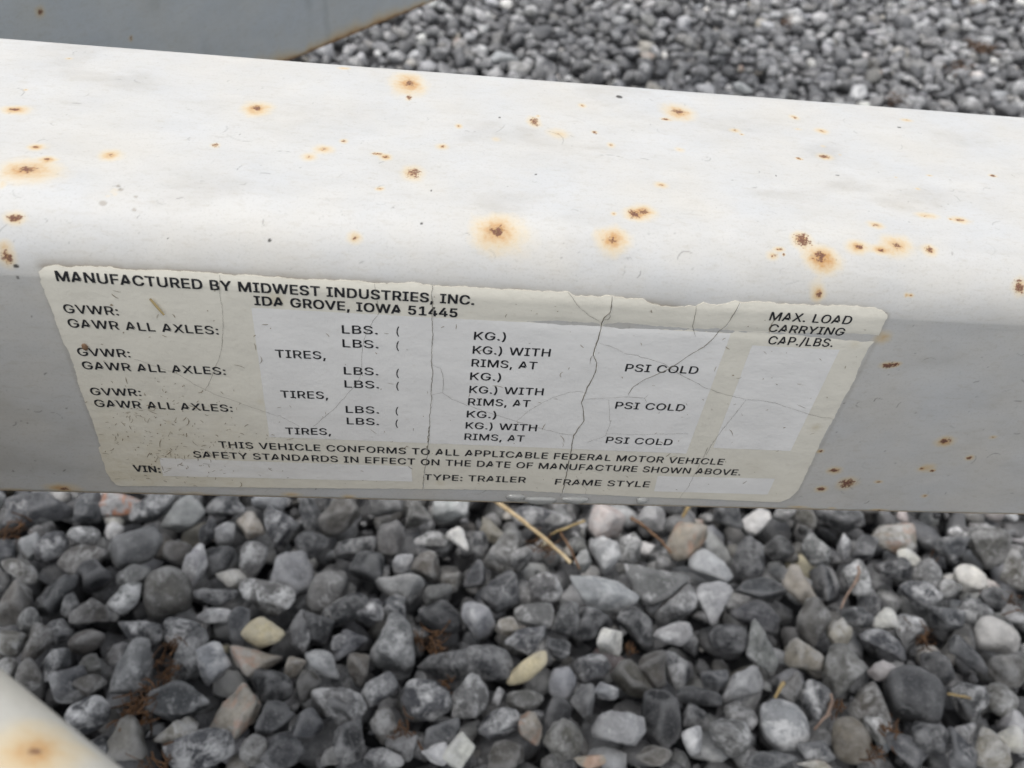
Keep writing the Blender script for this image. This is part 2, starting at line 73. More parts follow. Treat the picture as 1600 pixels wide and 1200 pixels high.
STONES = [(-197.7,159.7,16.8,9.1,-5,'s'),(-155.8,165.1,15.2,7.2,5,'o'),(-172.0,160.5,7.8,9.8,20,'s'),(-139.6,161.4,13.8,7.2,-30,'s'),(-122.1,156.9,13.1,7.9,-50,'l'),(-101.5,165.8,12.0,6.7,-10,'s'),(-79.0,167.3,10.1,6.7,0,'l'),(-54.1,158.7,6.0,12.0,-25,'d'),(-38.4,159.2,10.7,12.1,0,'b'),(-220.7,165.6,3.9,6.5,0,'l'),(-195.1,134.8,5.6,9.3,15,'l'),(-185.6,136.5,9.4,7.5,-40,'s'),(-168.7,141.5,8.2,6.3,0,'g'),(-155.3,145.7,6.4,4.5,-30,'w'),(-141.7,135.9,13.9,12.0,10,'g'),(-107.7,146.0,4.5,7.8,0,'d'),(-99.2,147.0,5.8,7.1,20,'l'),(-86.9,152.9,8.5,7.9,0,'t'),(-69.8,150.1,9.8,13.8,10,'s'),(-166.7,129.4,13.6,7.4,-10,'b'),(-205.6,131.6,7.4,6.2,20,'s'),(-193.4,120.2,11.5,5.5,10,'b'),(-173.8,106.6,10.7,11.9,10,'d'),(-158.3,117.2,10.9,9.1,10,'d'),(-190.6,101.6,8.8,11.7,0,'b'),(-179.3,91.9,5.2,6.9,10,'g'),(-137.4,117.6,9.8,7.3,-15,'g'),(-119.6,110.1,13.3,14.0,10,'b'),(-120.4,133.3,7.6,6.9,0,'b'),(-109.0,126.1,6.2,11.2,15,'l'),(-100.0,129.2,8.2,10.7,40,'d'),(-90.7,119.0,8.1,5.0,0,'w'),(-80.3,128.8,7.6,11.4,0,'g'),(-52.0,141.0,9.1,7.8,0,'d'),(-58.1,121.0,11.9,11.9,20,'l'),(-41.0,111.1,9.3,12.4,25,'g'),(-94.9,106.9,11.5,5.5,-5,'d'),(-70.4,105.8,15.2,9.1,15,'g'),(-153.8,96.7,10.0,7.0,-10,'b'),(-164.6,102.6,4.7,6.5,0,'g'),(-137.8,104.3,9.0,7.8,0,'g'),(-126.4,87.1,11.6,8.1,10,'s'),(-89.9,96.7,13.1,3.6,-5,'l'),(-107.3,87.3,9.4,7.6,0,'s'),(-80.6,90.1,5.9,10.6,0,'s'),(-67.8,86.3,10.6,8.3,5,'c'),(-50.7,87.7,5.9,10.7,10,'g'),(-42.1,89.1,7.2,9.5,0,'d'),(-32.5,98.6,15.8,7.3,-35,'d'),(-27.9,81.4,7.7,5.9,0,'s'),(-183.4,80.4,7.4,6.2,0,'b'),(-171.6,80.5,6.8,9.1,15,'b'),(-163.4,86.9,6.3,6.3,0,'d'),(-149.0,81.3,9.7,5.7,-15,'b'),(-181.0,68.3,5.0,5.0,0,'b'),(-159.7,70.8,7.8,7.8,0,'s'),(-168.9,63.6,6.1,8.3,0,'b'),(-124.4,67.3,12.9,12.3,-30,'g'),(-134.5,76.4,6.8,6.3,0,'g'),(-100.0,74.7,6.9,13.2,25,'s'),(-89.3,71.0,8.6,10.8,10,'l'),(-70.6,72.3,12.1,6.9,5,'t'),(-38.2,70.5,9.2,6.9,0,'l'),(-51.5,68.0,4.6,5.7,20,'t'),(-61.4,60.2,11.3,9.0,-10,'d'),(-143.5,70.2,5.6,4.5,0,'b'),(-153.1,60.2,12.1,10.4,15,'s'),(-142.4,59.6,7.7,5.5,0,'b'),(-99.5,53.2,14.3,9.3,5,'s'),(-137.8,44.4,10.2,8.0,-20,'s'),(-117.5,34.0,11.1,10.0,10,'b'),(-98.0,37.7,9.1,5.9,0,'t'),(-74.0,45.2,9.3,12.5,20,'t'),(-87.1,30.1,14.8,9.5,-25,'s'),(-55.7,44.0,9.8,8.2,-15,'d'),(-43.0,59.0,5.6,7.3,0,'b'),(-30.1,51.9,12.3,8.4,20,'g'),(-42.4,41.2,8.2,7.6,0,'s'),(-51.8,28.8,10.6,8.5,-30,'s'),(-129.9,31.5,5.7,5.2,0,'d'),(-63.2,28.9,6.4,6.4,0,'b'),(-23.0,35.0,6.5,8.7,0,'d'),(-29.7,27.6,4.3,4.3,0,'g'),(-14.0,166.6,10.2,6.8,0,'g'),(4.5,160.3,8.1,8.8,0,'g'),(22.7,165.9,11.0,8.2,0,'l'),(-10.2,145.9,8.6,11.2,0,'g'),(-29.1,138.3,11.7,6.5,0,'d'),(-20.4,124.7,10.2,10.2,-30,'d'),(13.5,144.0,10.6,6.6,0,'g'),(27.4,143.5,5.3,8.0,-30,'w'),(52.6,138.4,9.9,14.6,15,'b'),(38.7,143.0,5.3,8.0,0,'d'),(72.5,163.8,15.2,6.2,5,'s'),(83.4,160.7,9.7,4.8,-10,'g'),(112.8,159.7,11.1,11.1,0,'p'),(139.7,163.0,9.8,8.4,0,'l'),(108.2,135.6,8.7,10.7,0,'l'),(95.6,132.2,5.3,7.3,0,'l'),(123.2,139.9,6.7,10.1,0,'g'),(93.3,142.5,5.4,4.7,0,'g'),(61.7,133.9,6.6,7.9,0,'g'),(35.7,124.1,6.4,8.4,0,'s'),(10.0,125.2,8.3,9.6,10,'b'),(-2.9,129.5,5.2,6.4,20,'l'),(-3.4,113.8,13.2,9.4,0,'l'),(16.0,109.8,8.8,5.6,-20,'g'),(22.9,119.4,5.7,6.4,20,'b'),(49.4,109.5,10.7,9.5,-20,'d'),(72.7,114.2,9.0,8.3,-20,'g'),(104.3,111.7,19.3,9.6,8,'l'),(135.4,119.6,16.4,12.4,-10,'g'),(143.5,106.3,10.9,12.8,10,'g'),(-17.2,97.4,8.5,7.9,0,'s'),(-5.9,101.7,7.4,6.1,10,'s'),(18.1,96.4,12.3,8.0,15,'d'),(37.0,92.5,9.8,9.8,10,'l'),(53.7,92.6,7.4,5.5,20,'t'),(66.5,98.3,10.6,6.8,-10,'g'),(82.6,95.6,6.8,8.7,10,'d'),(94.2,92.3,11.8,9.3,-40,'d'),(103.6,82.8,6.7,7.3,10,'w'),(118.8,91.8,10.0,10.0,0,'d'),(137.3,87.8,10.6,6.2,-5,'l'),(-3.7,82.1,11.9,13.1,15,'g'),(-26.5,81.4,8.9,6.5,-10,'s'),(21.9,71.4,15.3,7.0,-10,'d'),(41.9,71.4,13.0,8.3,20,'d'),(60.5,83.2,10.9,7.3,0,'s'),(77.2,78.7,6.6,6.6,0,'s'),(60.7,67.7,12.4,5.9,-28,'c'),(92.8,70.3,10.1,7.8,15,'s'),(77.6,62.7,7.0,7.6,0,'l'),(112.8,62.1,10.1,12.4,-15,'b'),(123.8,69.1,8.4,9.0,20,'b'),(137.3,69.1,7.2,8.4,0,'s'),(-10.9,57.8,9.7,8.5,5,'s'),(-21.8,67.5,6.9,8.1,30,'b'),(11.8,53.0,12.5,9.6,5,'s'),(32.2,54.2,9.1,10.3,0,'g'),(58.6,51.8,9.2,5.7,-8,'g'),(98.2,56.5,6.4,4.7,0,'l'),(87.5,50.5,6.9,10.9,-15,'g'),(73.7,45.8,6.8,9.1,-10,'d'),(-24.6,48.5,9.5,8.3,10,'g'),(-7.6,40.5,6.6,9.4,-10,'b'),(18.8,36.4,11.0,6.1,-20,'s'),(45.5,40.8,10.6,8.4,5,'s'),(59.9,37.9,6.1,7.8,0,'t'),(102.2,38.8,13.0,10.2,-30,'l'),(122.7,43.3,9.7,13.8,-5,'d'),(75.3,33.3,8.9,8.9,-30,'b'),(-22.0,31.8,8.1,10.8,0,'d'),(2.6,31.6,7.6,6.5,-30,'d'),(26.5,27.6,6.5,7.6,40,'w'),(48.2,26.9,8.7,6.0,0,'b'),(16.7,27.2,6.5,5.4,0,'l'),(-6.7,25.2,9.6,5.3,0,'s'),(86.5,23.3,7.7,3.8,0,'t'),(116.0,25.2,8.8,5.0,0,'b'),(46.0,55.4,3.4,4.0,0,'g'),(185.8,166.9,8.5,8.5,0,'d'),(203.3,162.9,10.0,8.5,0,'w'),(220.3,167.9,7.2,6.5,0,'g'),(233.6,167.3,7.2,6.5,0,'b'),(255.5,165.2,17.3,8.7,10,'d'),(286.6,153.6,13.6,10.0,10,'t'),(158.4,148.1,10.3,13.1,25,'t'),(168.0,131.1,12.1,10.1,-5,'l'),(190.6,134.8,10.2,14.3,0,'d'),(212.3,143.4,9.0,7.6,10,'d'),(233.3,141.3,10.4,8.3,30,'g'),(250.8,143.4,4.9,8.4,0,'l'),(261.6,142.8,8.4,8.4,0,'d'),(315.7,147.3,12.8,8.5,10,'s'),(331.0,157.3,8.7,5.1,5,'g'),(342.2,147.0,12.2,12.2,0,'b'),(351.6,132.8,8.4,12.6,0,'b'),(289.3,138.3,7.7,4.9,10,'w'),(275.9,129.0,10.3,7.5,5,'d'),(294.7,126.9,7.6,9.6,10,'g'),(319.0,124.1,10.3,8.3,10,'w'),(165.4,108.0,9.7,11.7,-20,'l'),(214.4,117.8,9.3,12.0,-10,'t'),(193.4,114.4,14.5,7.9,0,'s'),(186.4,100.9,14.2,7.7,15,'s'),(230.3,119.6,8.0,10.7,10,'d'),(249.2,123.0,7.4,10.1,0,'g'),(256.8,97.3,6.5,7.2,10,'w'),(214.8,95.4,9.6,13.5,10,'b'),(229.0,89.9,6.4,8.3,5,'t'),(242.3,98.6,8.4,7.1,0,'s'),(284.8,112.6,12.7,8.7,25,'s'),(303.5,115.9,6.8,6.1,0,'g'),(292.3,97.6,11.8,8.5,0,'s'),(309.9,102.2,8.0,8.0,30,'g'),(317.1,88.4,13.0,9.7,10,'w'),(327.4,111.6,8.1,8.1,0,'d'),(167.4,86.6,10.6,7.5,-5,'d'),(184.1,81.2,8.7,11.2,20,'g'),(247.8,83.0,12.0,7.6,5,'s'),(268.3,90.2,9.0,10.3,40,'g'),(204.3,75.3,9.9,8.7,10,'t'),(222.6,68.0,11.1,12.9,0,'b'),(247.2,68.1,10.5,5.6,-5,'p'),(256.3,53.9,15.7,14.5,30,'s'),(293.3,76.3,6.3,12.7,-30,'s'),(274.3,66.8,7.4,11.2,0,'d'),(315.7,69.6,10.7,10.1,-10,'b'),(169.4,59.6,11.3,10.8,20,'l'),(143.6,54.0,11.8,4.7,5,'d'),(153.8,61.5,7.2,5.4,0,'s'),(191.6,59.0,6.0,8.4,10,'b'),(202.8,52.7,7.1,10.7,0,'s'),(230.5,51.4,9.6,10.8,0,'b'),(286.0,52.6,9.7,9.7,0,'s'),(300.9,51.3,7.9,8.5,0,'b'),(183.6,40.7,13.3,11.0,25,'l'),(154.7,32.7,11.3,9.1,5,'g'),(215.1,33.5,9.8,11.5,-15,'v'),(195.2,27.9,10.2,6.8,0,'s'),(139.1,44.4,5.8,5.2,0,'d'),(240.8,27.6,11.5,6.9,25,'s'),(252.5,32.1,9.3,9.3,0,'d'),(267.1,26.2,8.1,10.4,0,'s'),(284.3,26.1,9.8,9.3,20,'t'),(297.3,31.8,7.0,7.0,30,'w'),(303.6,41.4,6.6,6.6,0,'l'),(171.2,22.5,12.3,5.6,-10,'s'),(163.0,44.3,8.1,6.4,40,'g'),(274.0,35.5,7.1,5.3,-20,'g'),(230.3,38.1,7.0,5.8,20,'g'),(193.0,21.2,9.0,2.8,0,'t'),(135.8,31.7,5.1,6.8,0,'l'),(334.3,102.5,6.7,5.3,0,'l')]
STALKS = [('straw',4.2,[(36.0,167.7),(50.5,154.5),(67.0,137.8),(85.1,119.6)]),('straw2',2.2,[(31.8,165.0),(42.6,161.9),(51.0,166.5)]),('brown',2.0,[(81.4,142.9),(85.5,130.3),(90.1,118.1)]),('brown',2.4,[(123.6,153.1),(132.1,141.6),(142.2,129.8)]),('straw2',2.4,[(96.3,149.8),(84.7,142.2),(76.5,140.4)]),('pale',2.6,[(241.3,112.2),(235.0,106.1),(228.6,99.4),(224.6,93.6)]),('pale',2.4,[(201.4,39.3),(196.1,35.8),(191.2,31.8)]),('straw2',2.0,[(265.1,49.3),(270.0,46.2),(276.0,46.8)]),('straw2',3.2,[(183.4,54.9),(179.9,51.3),(177.0,47.6)]),('straw2',3.6,[(160.6,164.4),(156.4,158.2),(153.4,153.8)])]
CLUMPS = [(-204.9,142.3,16),(-108.7,75.1,14),(-107.4,65.4,12),(-110.9,53.8,14),(-117.4,47.1,18),(-112.7,44.9,14),(-103.0,22.8,16),(12.6,83.5,15),(16.8,77.1,10),(1.2,36.8,14),(21.6,58.5,8),(73.9,141.1,16),(112.5,77.7,8),(271.3,89.8,13),(272.3,82.7,10),(296.5,131.2,10),(333.7,109.7,14),(234.5,35.6,13),(222.0,25.4,10),(211.0,47.6,8),(755.5,988.3,40),(674.8,896.9,26),(480.7,1021.5,20),(543.2,788.3,20)]
DROPS = [(28.89,-51.13,5.2),(35.35,-51.93,9.0),(44.1,-51.61,7.0),(61.35,-51.28,3.4)]
PLATE_RUST = [(63,19,8),(205,60,4)]
NEAR_P = (-0.03991, -0.08528)
NEAR_SPOTS = [(204.0, 5.2, 5.0, 0.3, False)]
FAR_SPOTS = [(127.3, -3.1, 2.2, 1.3, True), (160.0, -20.5, 1.2, 0.7, True)]
GLYPH = {
 'A': (943, [[32,0,77,0,153,333,396,1000,275,667,445,1000,543,1000,494,1000,665,667,910,0,788,333,866,0,777,0,821,0,706,198,564,595,635,396,551,631,519,732,536,677,502,786,456,940,481,856,465,940,482,940,473,940,457,855,418,729,436,784,401,674,374,595,386,629,305,396,167,0,236,198,122,0],[216,279,386,279,216,316,216,391,216,353,386,391,727,391,557,391,727,353,727,279,727,316,557,279]]),
 'B': (897, [[118,0,240,0,118,333,118,1000,118,667,237,1000,474,1000,355,1000,543,1000,646,964,601,988,692,941,749,869,726,909,771,829,783,735,783,784,783,692,760,629,775,657,745,601,700,562,725,579,676,545,619,524,648,533,619,521,619,515,619,518,651,513,714,483,683,502,745,463,791,399,771,435,811,364,821,268,821,320,821,217,787,131,810,172,763,91,677,35,727,59,628,12,485,0,563,0,362,0],[245,112,245,226,324,112,481,112,402,112,559,112,648,157,615,127,682,186,699,268,699,224,699,302,673,361,690,333,656,389,601,429,632,412,569,445,488,454,532,454,407,454,245,454,326,454,245,340],[245,561,245,670,319,561,468,561,394,561,504,561,566,582,537,568,596,596,635,642,618,616,652,667,660,732,660,697,660,776,614,843,645,813,584,873,472,888,536,888,396,888,245,888,321,888,245,779]]),
 'C': (1003, [[526,-13,577,-13,439,-13,295,49,362,7,228,91,137,227,175,150,98,303,79,499,79,394,79,605,137,773,98,696,175,850,295,951,228,909,362,993,526,1013,439,1013,576,1013,669,991,624,1006,714,977,790,926,754,955,826,898,880,822,856,863,904,782,930,685,921,736,887,685,803,685,845,685,795,719,765,776,783,749,748,802,702,842,727,824,678,860,620,883,650,874,590,891,526,896,558,896,464,896,361,850,409,881,312,819,246,715,274,774,217,656,203,499,203,584,203,415,246,284,218,343,274,225,361,150,313,181,410,119,526,104,465,104,558,104,620,118,590,109,650,127,702,158,678,140,727,176,765,225,748,198,783,251,803,315,795,281,845,315,930,315,887,315,921,264,881,178,905,219,857,138,791,74,827,103,755,46,669,9,714,24,624,-6]]),
 'D': (987, [[430,0,532,0,350,0,189,0,269,0,189,37,189,112,189,75,266,112,422,112,344,112,504,112,625,159,571,128,679,190,745,293,719,235,771,351,785,502,785,421,785,582,745,709,771,651,719,766,628,842,680,811,576,872,434,888,512,888,351,888,183,888,267,888,183,925,183,1000,183,963,270,1000,443,1000,356,1000,540,1000,693,940,624,980,762,900,852,769,815,843,889,694,907,502,907,605,907,398,852,233,889,308,815,158,689,60,760,101,618,20],[245,1000,203,1000,245,667,245,0,245,333,203,0,118,0,160,0,118,333,118,1000,118,667,160,1000]]),
 'E': (823, [[118,0,325,0,118,333,118,1000,118,667,323,1000,732,1000,528,1000,732,963,732,888,732,925,570,888,245,888,407,888,245,779,245,562,245,670,396,562,699,562,547,562,699,524,699,450,699,487,547,450,245,450,396,450,245,337,245,112,245,225,409,112,738,112,573,112,738,75,738,0,738,37,531,0]]),
 'F': (806, [[118,0,160,0,118,333,118,1000,118,667,321,1000,726,1000,523,1000,726,963,726,888,726,925,565,888,245,888,405,888,245,774,245,547,245,661,390,547,681,547,535,547,681,510,681,435,681,472,535,435,245,435,390,435,245,290,245,0,245,145,203,0]]),
 'G': (1023, [[528,-13,608,-13,439,-13,294,49,361,7,226,91,136,227,174,150,98,304,79,499,79,395,79,605,136,773,98,696,174,850,293,951,226,909,359,993,521,1013,435,1013,574,1013,669,990,623,1006,715,974,793,922,756,952,829,893,883,818,859,859,907,778,932,685,923,734,889,685,802,685,845,685,792,718,761,773,778,747,744,799,700,839,724,821,676,858,620,882,650,872,590,891,521,896,557,896,462,896,360,850,408,881,312,819,246,715,274,774,217,656,203,499,203,584,203,415,246,285,218,343,274,226,362,150,313,181,411,119,528,104,466,104,585,104,678,140,634,116,721,164,779,242,754,198,803,287,815,398,815,338,828,396,854,391,841,394,754,391,556,391,655,391,556,428,556,503,556,466,684,503,940,503,812,503,940,466,940,393,940,430,940,311,886,179,922,239,851,118,740,37,802,70,679,3]]),
 'H': (1016, [[118,0,160,0,118,333,118,1000,118,667,160,1000,245,1000,203,1000,245,856,245,568,245,712,420,568,771,568,596,568,771,712,771,1000,771,856,813,1000,898,1000,856,1000,898,667,898,0,898,333,856,0,771,0,813,0,771,152,771,456,771,304,596,456,245,456,420,456,245,304,245,0,245,152,203,0]]),
 'I': (591, [[61,0,217,0,61,37,61,112,61,75,118,112,232,112,175,112,232,371,232,888,232,629,175,888,61,888,118,888,61,925,61,1000,61,963,217,1000,530,1000,373,1000,530,963,530,888,530,925,473,888,359,888,416,888,359,629,359,112,359,371,416,112,530,112,473,112,530,75,530,0,530,37,373,0]]),
 'K': (917, [[205,286,286,372,205,332,205,425,205,379,228,455,273,513,251,485,296,541,343,596,319,569,367,623,416,677,391,650,516,784,715,1000,615,892,770,1000,881,1000,826,1000,739,847,454,542,597,695,452,543,448,543,450,543,367,457],[118,0,160,0,118,333,118,1000,118,667,160,1000,245,1000,203,1000,245,886,245,657,245,771,245,585,244,442,244,514,244,421,245,380,245,401,245,253,245,0,245,127,203,0],[732,0,782,0,611,170,369,509,490,340,396,542,448,608,422,575,593,405,882,0,737,203,832,0]]),
 'L': (772, [[118,0,315,0,118,333,118,1000,118,667,160,1000,245,1000,203,1000,245,704,245,112,245,408,400,112,710,112,555,112,710,75,710,0,710,37,513,0]]),
 'M': (1235, [[118,0,157,0,118,333,118,1000,118,667,176,1000,292,1000,234,1000,400,738,617,215,509,477,725,477,942,1000,834,738,1000,1000,1116,1000,1058,1000,1116,667,1116,0,1116,333,1077,0,998,0,1037,0,998,267,998,800,998,533,887,533,664,0,775,267,633,0,570,0,601,0,459,267,236,800,347,533,236,533,236,0,236,267,197,0]]),
 'N': (1029, [[118,0,161,0,118,333,118,1000,118,667,168,1000,268,1000,218,1000,403,786,674,359,539,573,685,343,713,296,698,322,728,271,762,210,744,242,779,178,813,108,796,144,808,107,796,105,802,106,792,142,788,213,789,178,786,248,785,309,785,280,784,338,784,383,784,363,784,589,784,1000,784,794,826,1000,911,1000,868,1000,911,667,911,0,911,333,861,0,760,0,811,0,639,190,397,570,518,380,382,596,349,650,365,622,332,678,291,749,313,711,269,787,211,889,243,834,219,890,234,892,227,891,236,842,240,754,238,796,242,712,244,645,243,676,245,614,246,572,246,589,246,381,246,0,246,191,203,0]]),
 'O': (1048, [[525,-13,611,-13,439,-13,296,49,363,7,229,91,137,227,176,150,99,303,79,499,79,394,79,605,137,773,99,696,176,850,296,951,229,909,363,993,525,1013,439,1013,611,1013,754,951,687,993,821,909,912,773,873,850,950,696,969,499,969,605,969,394,912,227,950,303,873,150,754,49,821,91,687,7],[525,104,465,104,584,104,687,149,638,119,735,180,803,283,774,224,831,342,846,499,846,414,846,585,803,717,831,658,774,776,687,851,735,820,638,881,525,896,584,896,465,896,362,850,411,881,314,820,246,716,275,775,218,657,203,499,203,585,203,414,246,284,218,342,275,225,362,150,314,180,411,119]]),
 'P': (874, [[118,0,160,0,118,333,118,1000,118,667,233,1000,462,1000,348,1000,539,1000,653,958,603,986,704,930,766,845,741,892,791,797,803,683,803,743,803,624,766,522,791,570,741,474,653,407,704,436,603,379,462,365,539,365,380,365,215,365,297,365,215,402,215,477,215,439,296,477,457,477,376,477,509,477,584,503,552,485,616,521,655,577,640,546,670,609,677,683,677,644,677,723,655,789,670,758,640,820,584,862,616,844,551,880,456,889,509,889,386,889,245,889,315,889,245,592,245,0,245,296,203,0]]),
 'R': (883, [[118,0,160,0,118,333,118,1000,118,667,233,1000,464,1000,349,1000,541,1000,655,960,604,987,705,934,767,851,743,898,792,805,805,692,805,752,805,632,767,534,792,579,743,488,654,427,705,452,604,401,464,389,540,389,372,389,189,389,281,389,189,426,189,501,189,464,279,501,459,501,369,501,511,501,585,524,553,509,617,540,656,591,641,562,671,619,679,692,679,653,679,732,656,796,671,766,641,825,585,864,617,848,552,880,458,889,510,889,387,889,245,889,316,889,245,592,245,0,245,296,203,0],[694,0,743,0,613,150,452,450,533,300,500,450,595,450,548,450,677,300,841,0,759,150,792,0]]),
 'S': (878, [[440,-17,516,-17,367,-17,251,18,304,-6,197,42,126,118,155,75,96,161,75,268,79,211,119,268,205,268,162,268,209,230,243,172,221,198,264,147,327,115,293,128,362,103,440,97,399,97,485,97,562,118,526,104,598,133,648,181,627,154,669,207,679,274,679,238,679,306,653,352,670,332,635,372,582,402,611,389,552,415,481,437,518,427,441,448,361,470,401,459,278,493,169,568,214,526,124,611,102,732,102,666,102,789,147,880,117,838,178,922,270,979,219,955,322,1002,446,1013,381,1013,513,1013,621,978,571,1002,672,955,741,882,712,923,771,841,788,743,786,795,746,743,663,743,705,743,658,793,594,860,635,832,553,887,442,901,503,901,399,901,329,880,362,894,296,866,253,822,271,847,235,798,226,738,226,770,226,704,257,656,237,677,278,635,333,606,303,618,362,593,417,577,391,584,451,567,519,549,485,558,549,541,612,518,580,531,645,505,705,467,676,488,734,446,776,388,757,420,794,357,803,272,803,318,803,218,760,125,788,169,731,81,636,21,690,46,581,-5]]),
 'T': (882, [[62,888,168,888,62,925,62,1000,62,963,315,1000,819,1000,567,1000,819,963,819,888,819,925,715,888,505,888,610,888,505,592,505,0,505,296,463,0,379,0,421,0,379,296,379,888,379,592,273,888]]),
 'U': (1017, [[509,-16,587,-16,430,-16,303,30,361,-1,244,61,166,157,199,103,134,211,118,340,118,272,118,560,118,1000,118,780,160,1000,244,1000,202,1000,244,783,244,350,244,567,244,302,277,222,255,260,298,185,368,134,328,155,407,112,509,101,454,101,564,101,650,134,611,112,689,155,740,222,719,185,761,260,772,350,772,302,772,567,772,1000,772,783,814,1000,899,1000,856,1000,899,780,899,340,899,560,899,272,850,157,883,211,818,103,714,30,773,61,656,-1]]),
 'V': (943, [[401,0,449,0,278,333,32,1000,155,667,77,1000,166,1000,121,1000,236,802,378,405,307,604,390,372,423,270,405,327,441,214,487,60,463,144,479,60,461,60,470,60,486,145,525,271,507,216,543,327,569,405,557,372,638,604,776,1000,707,802,821,1000,910,1000,865,1000,789,667,546,0,668,333,498,0]]),
 'W': (1349, [[305,0,354,0,214,333,32,1000,123,667,75,1000,162,1000,119,1000,215,795,321,385,268,590,329,353,345,286,337,319,353,252,367,184,360,218,374,149,387,78,381,114,382,78,372,78,377,78,379,114,393,184,385,149,400,218,415,286,407,252,423,319,440,385,432,353,494,590,602,1000,548,795,650,1000,746,1000,698,1000,800,795,907,385,854,590,916,353,933,286,925,319,940,252,956,184,948,218,963,149,977,78,970,114,971,78,960,78,966,78,966,114,981,184,973,149,988,218,1003,286,995,252,1011,319,1028,385,1019,353,1080,590,1186,1000,1133,795,1229,1000,1316,1000,1273,1000,1225,667,1042,0,1134,333,993,0,895,0,944,0,838,212,723,635,780,423,712,677,691,769,701,721,680,818,660,934,670,872,669,934,687,934,678,934,677,875,658,776,668,823,649,729,625,635,638,682,568,423,453,0,510,212,404,0]]),
 'X': (932, [[36,0,84,0,166,186,427,559,296,373,427,528,427,464,427,496,304,643,58,1000,181,821,107,1000,205,1000,156,1000,253,929,350,787,301,858,370,757,401,710,387,732,415,689,439,647,427,667,451,626,479,574,464,602,471,574,456,574,464,574,471,601,495,646,484,625,507,667,534,710,520,688,549,731,587,787,566,757,636,858,734,1000,685,929,782,1000,877,1000,830,1000,754,823,509,470,632,647,509,501,509,564,509,532,638,376,896,0,767,188,847,0,750,0,799,0,692,85,574,254,633,170,556,281,528,324,540,305,515,344,491,384,502,364,480,404,453,454,467,428,462,454,481,454,471,454,467,429,443,386,455,406,431,366,405,326,419,346,392,305,357,254,376,282,298,170,180,0,239,85,132,0]]),
 'Y': (928, [[400,0,442,0,400,136,400,409,400,273,277,606,32,1000,155,803,81,1000,179,1000,130,1000,245,892,378,677,312,785,400,641,437,574,419,607,454,541,491,453,472,501,474,453,440,453,457,453,458,502,494,576,476,543,511,609,551,677,530,643,617,785,749,1000,683,892,798,1000,895,1000,846,1000,772,803,527,409,649,606,527,273,527,0,527,136,485,0]]),
 '5': (891, [[435,-13,499,-13,375,-13,275,22,322,-2,228,45,163,118,191,77,135,159,117,256,120,205,158,256,240,256,199,256,243,226,271,175,253,199,289,151,341,118,312,132,369,105,435,98,400,98,475,98,543,127,511,107,575,146,617,205,600,172,635,238,644,319,644,276,644,362,616,435,635,400,598,469,540,515,572,496,507,535,428,544,470,544,395,544,329,528,362,539,297,516,252,483,271,502,212,488,132,497,172,492,151,664,189,1000,170,832,366,1000,720,1000,543,1000,720,963,720,889,720,926,579,889,296,889,437,889,285,790,263,593,274,691,265,593,268,593,266,593,290,612,349,639,317,627,381,650,451,656,415,656,497,656,578,631,539,647,616,614,678,561,650,591,707,531,745,454,729,495,761,414,768,321,768,369,768,256,725,149,754,199,696,98,607,30,657,59,557,1]]),
 '1': (891, [[150,0,356,0,150,36,150,107,150,72,356,107,768,107,562,107,768,72,768,0,768,36,562,0],[542,1000,491,1000,542,667,542,0,542,333,501,0,417,0,459,0,417,294,417,881,417,587,415,881,411,881,413,881,331,822,169,703,250,763,169,749,169,839,169,794,243,893,390,1000,316,946,441,1000]]),
 '4': (891, [[78,207,323,207,78,242,78,311,78,277,214,541,485,1000,349,770,527,1000,611,1000,569,1000,478,775,213,326,346,551,213,324,213,319,213,322,413,319,812,319,613,319,812,282,812,207,812,245,567,207],[554,0,594,0,554,79,554,238,554,159,554,255,554,287,554,271,554,400,554,624,554,512,594,624,674,624,634,624,674,416,674,0,674,208,634,0]]),
 '.': (369, [[187,-9,212,-9,163,-9,124,17,141,0,106,35,97,81,97,56,97,106,124,144,106,127,141,162,187,170,163,170,212,170,251,144,234,162,268,127,277,81,277,106,277,56,251,17,268,35,234,0]]),
 ',': (369, [[74,-235,104,-235,94,-110,133,140,113,15,178,140,269,140,224,140,235,15,166,-235,200,-110,135,-235]]),
 ':': (369, [[187,-9,212,-9,163,-9,124,17,141,0,106,35,97,81,97,56,97,106,124,144,106,127,141,162,187,170,163,170,212,170,251,144,234,162,268,127,277,81,277,106,277,56,251,17,268,35,234,0],[187,532,212,532,163,532,124,558,141,541,106,576,97,621,97,597,97,647,124,685,106,668,141,703,187,711,163,711,212,711,251,685,234,703,268,668,277,621,277,647,277,597,251,558,268,576,234,541]]),
 '(': (537, [[175,406,175,308,175,479,198,636,183,556,213,716,259,867,233,793,284,941,347,1060,314,1005,386,1060,464,1060,425,1060,430,990,375,842,400,918,350,766,317,616,331,690,304,542,297,406,297,472,297,347,315,225,303,286,327,164,370,32,345,100,394,-36,464,-189,426,-109,425,-189,347,-189,386,-189,291,-92,219,107,248,7,190,208]]),
 ')': (537, [[73,-189,112,-189,113,-108,169,35,144,-33,193,103,222,229,211,168,234,289,240,406,240,348,240,472,219,616,233,542,206,690,162,842,187,766,137,918,73,1060,108,990,112,1060,190,1060,151,1060,223,1005,279,867,253,941,304,793,340,636,325,716,354,556,362,406,362,479,362,306,317,105,347,205,288,4,190,-189,245,-94,151,-189]]),
 '/': (490, [[462,1047,425,1047,354,648,140,-150,247,249,102,-150,28,-150,65,-150,136,249,350,1047,243,648,387,1047]]),
}
GSPACE = 369

BOLD = {0: ((0, 0),), 1: ((-.030, .016), (.030, -.016), (0, 0)), 2: ((0, 0), (-.042, .024), (.042, .024), (-.042, -.024), (.042, -.024))}
CAP1, CAP2 = 2.12, 2.18

rng = np.random.default_rng(7)
random.seed(7)


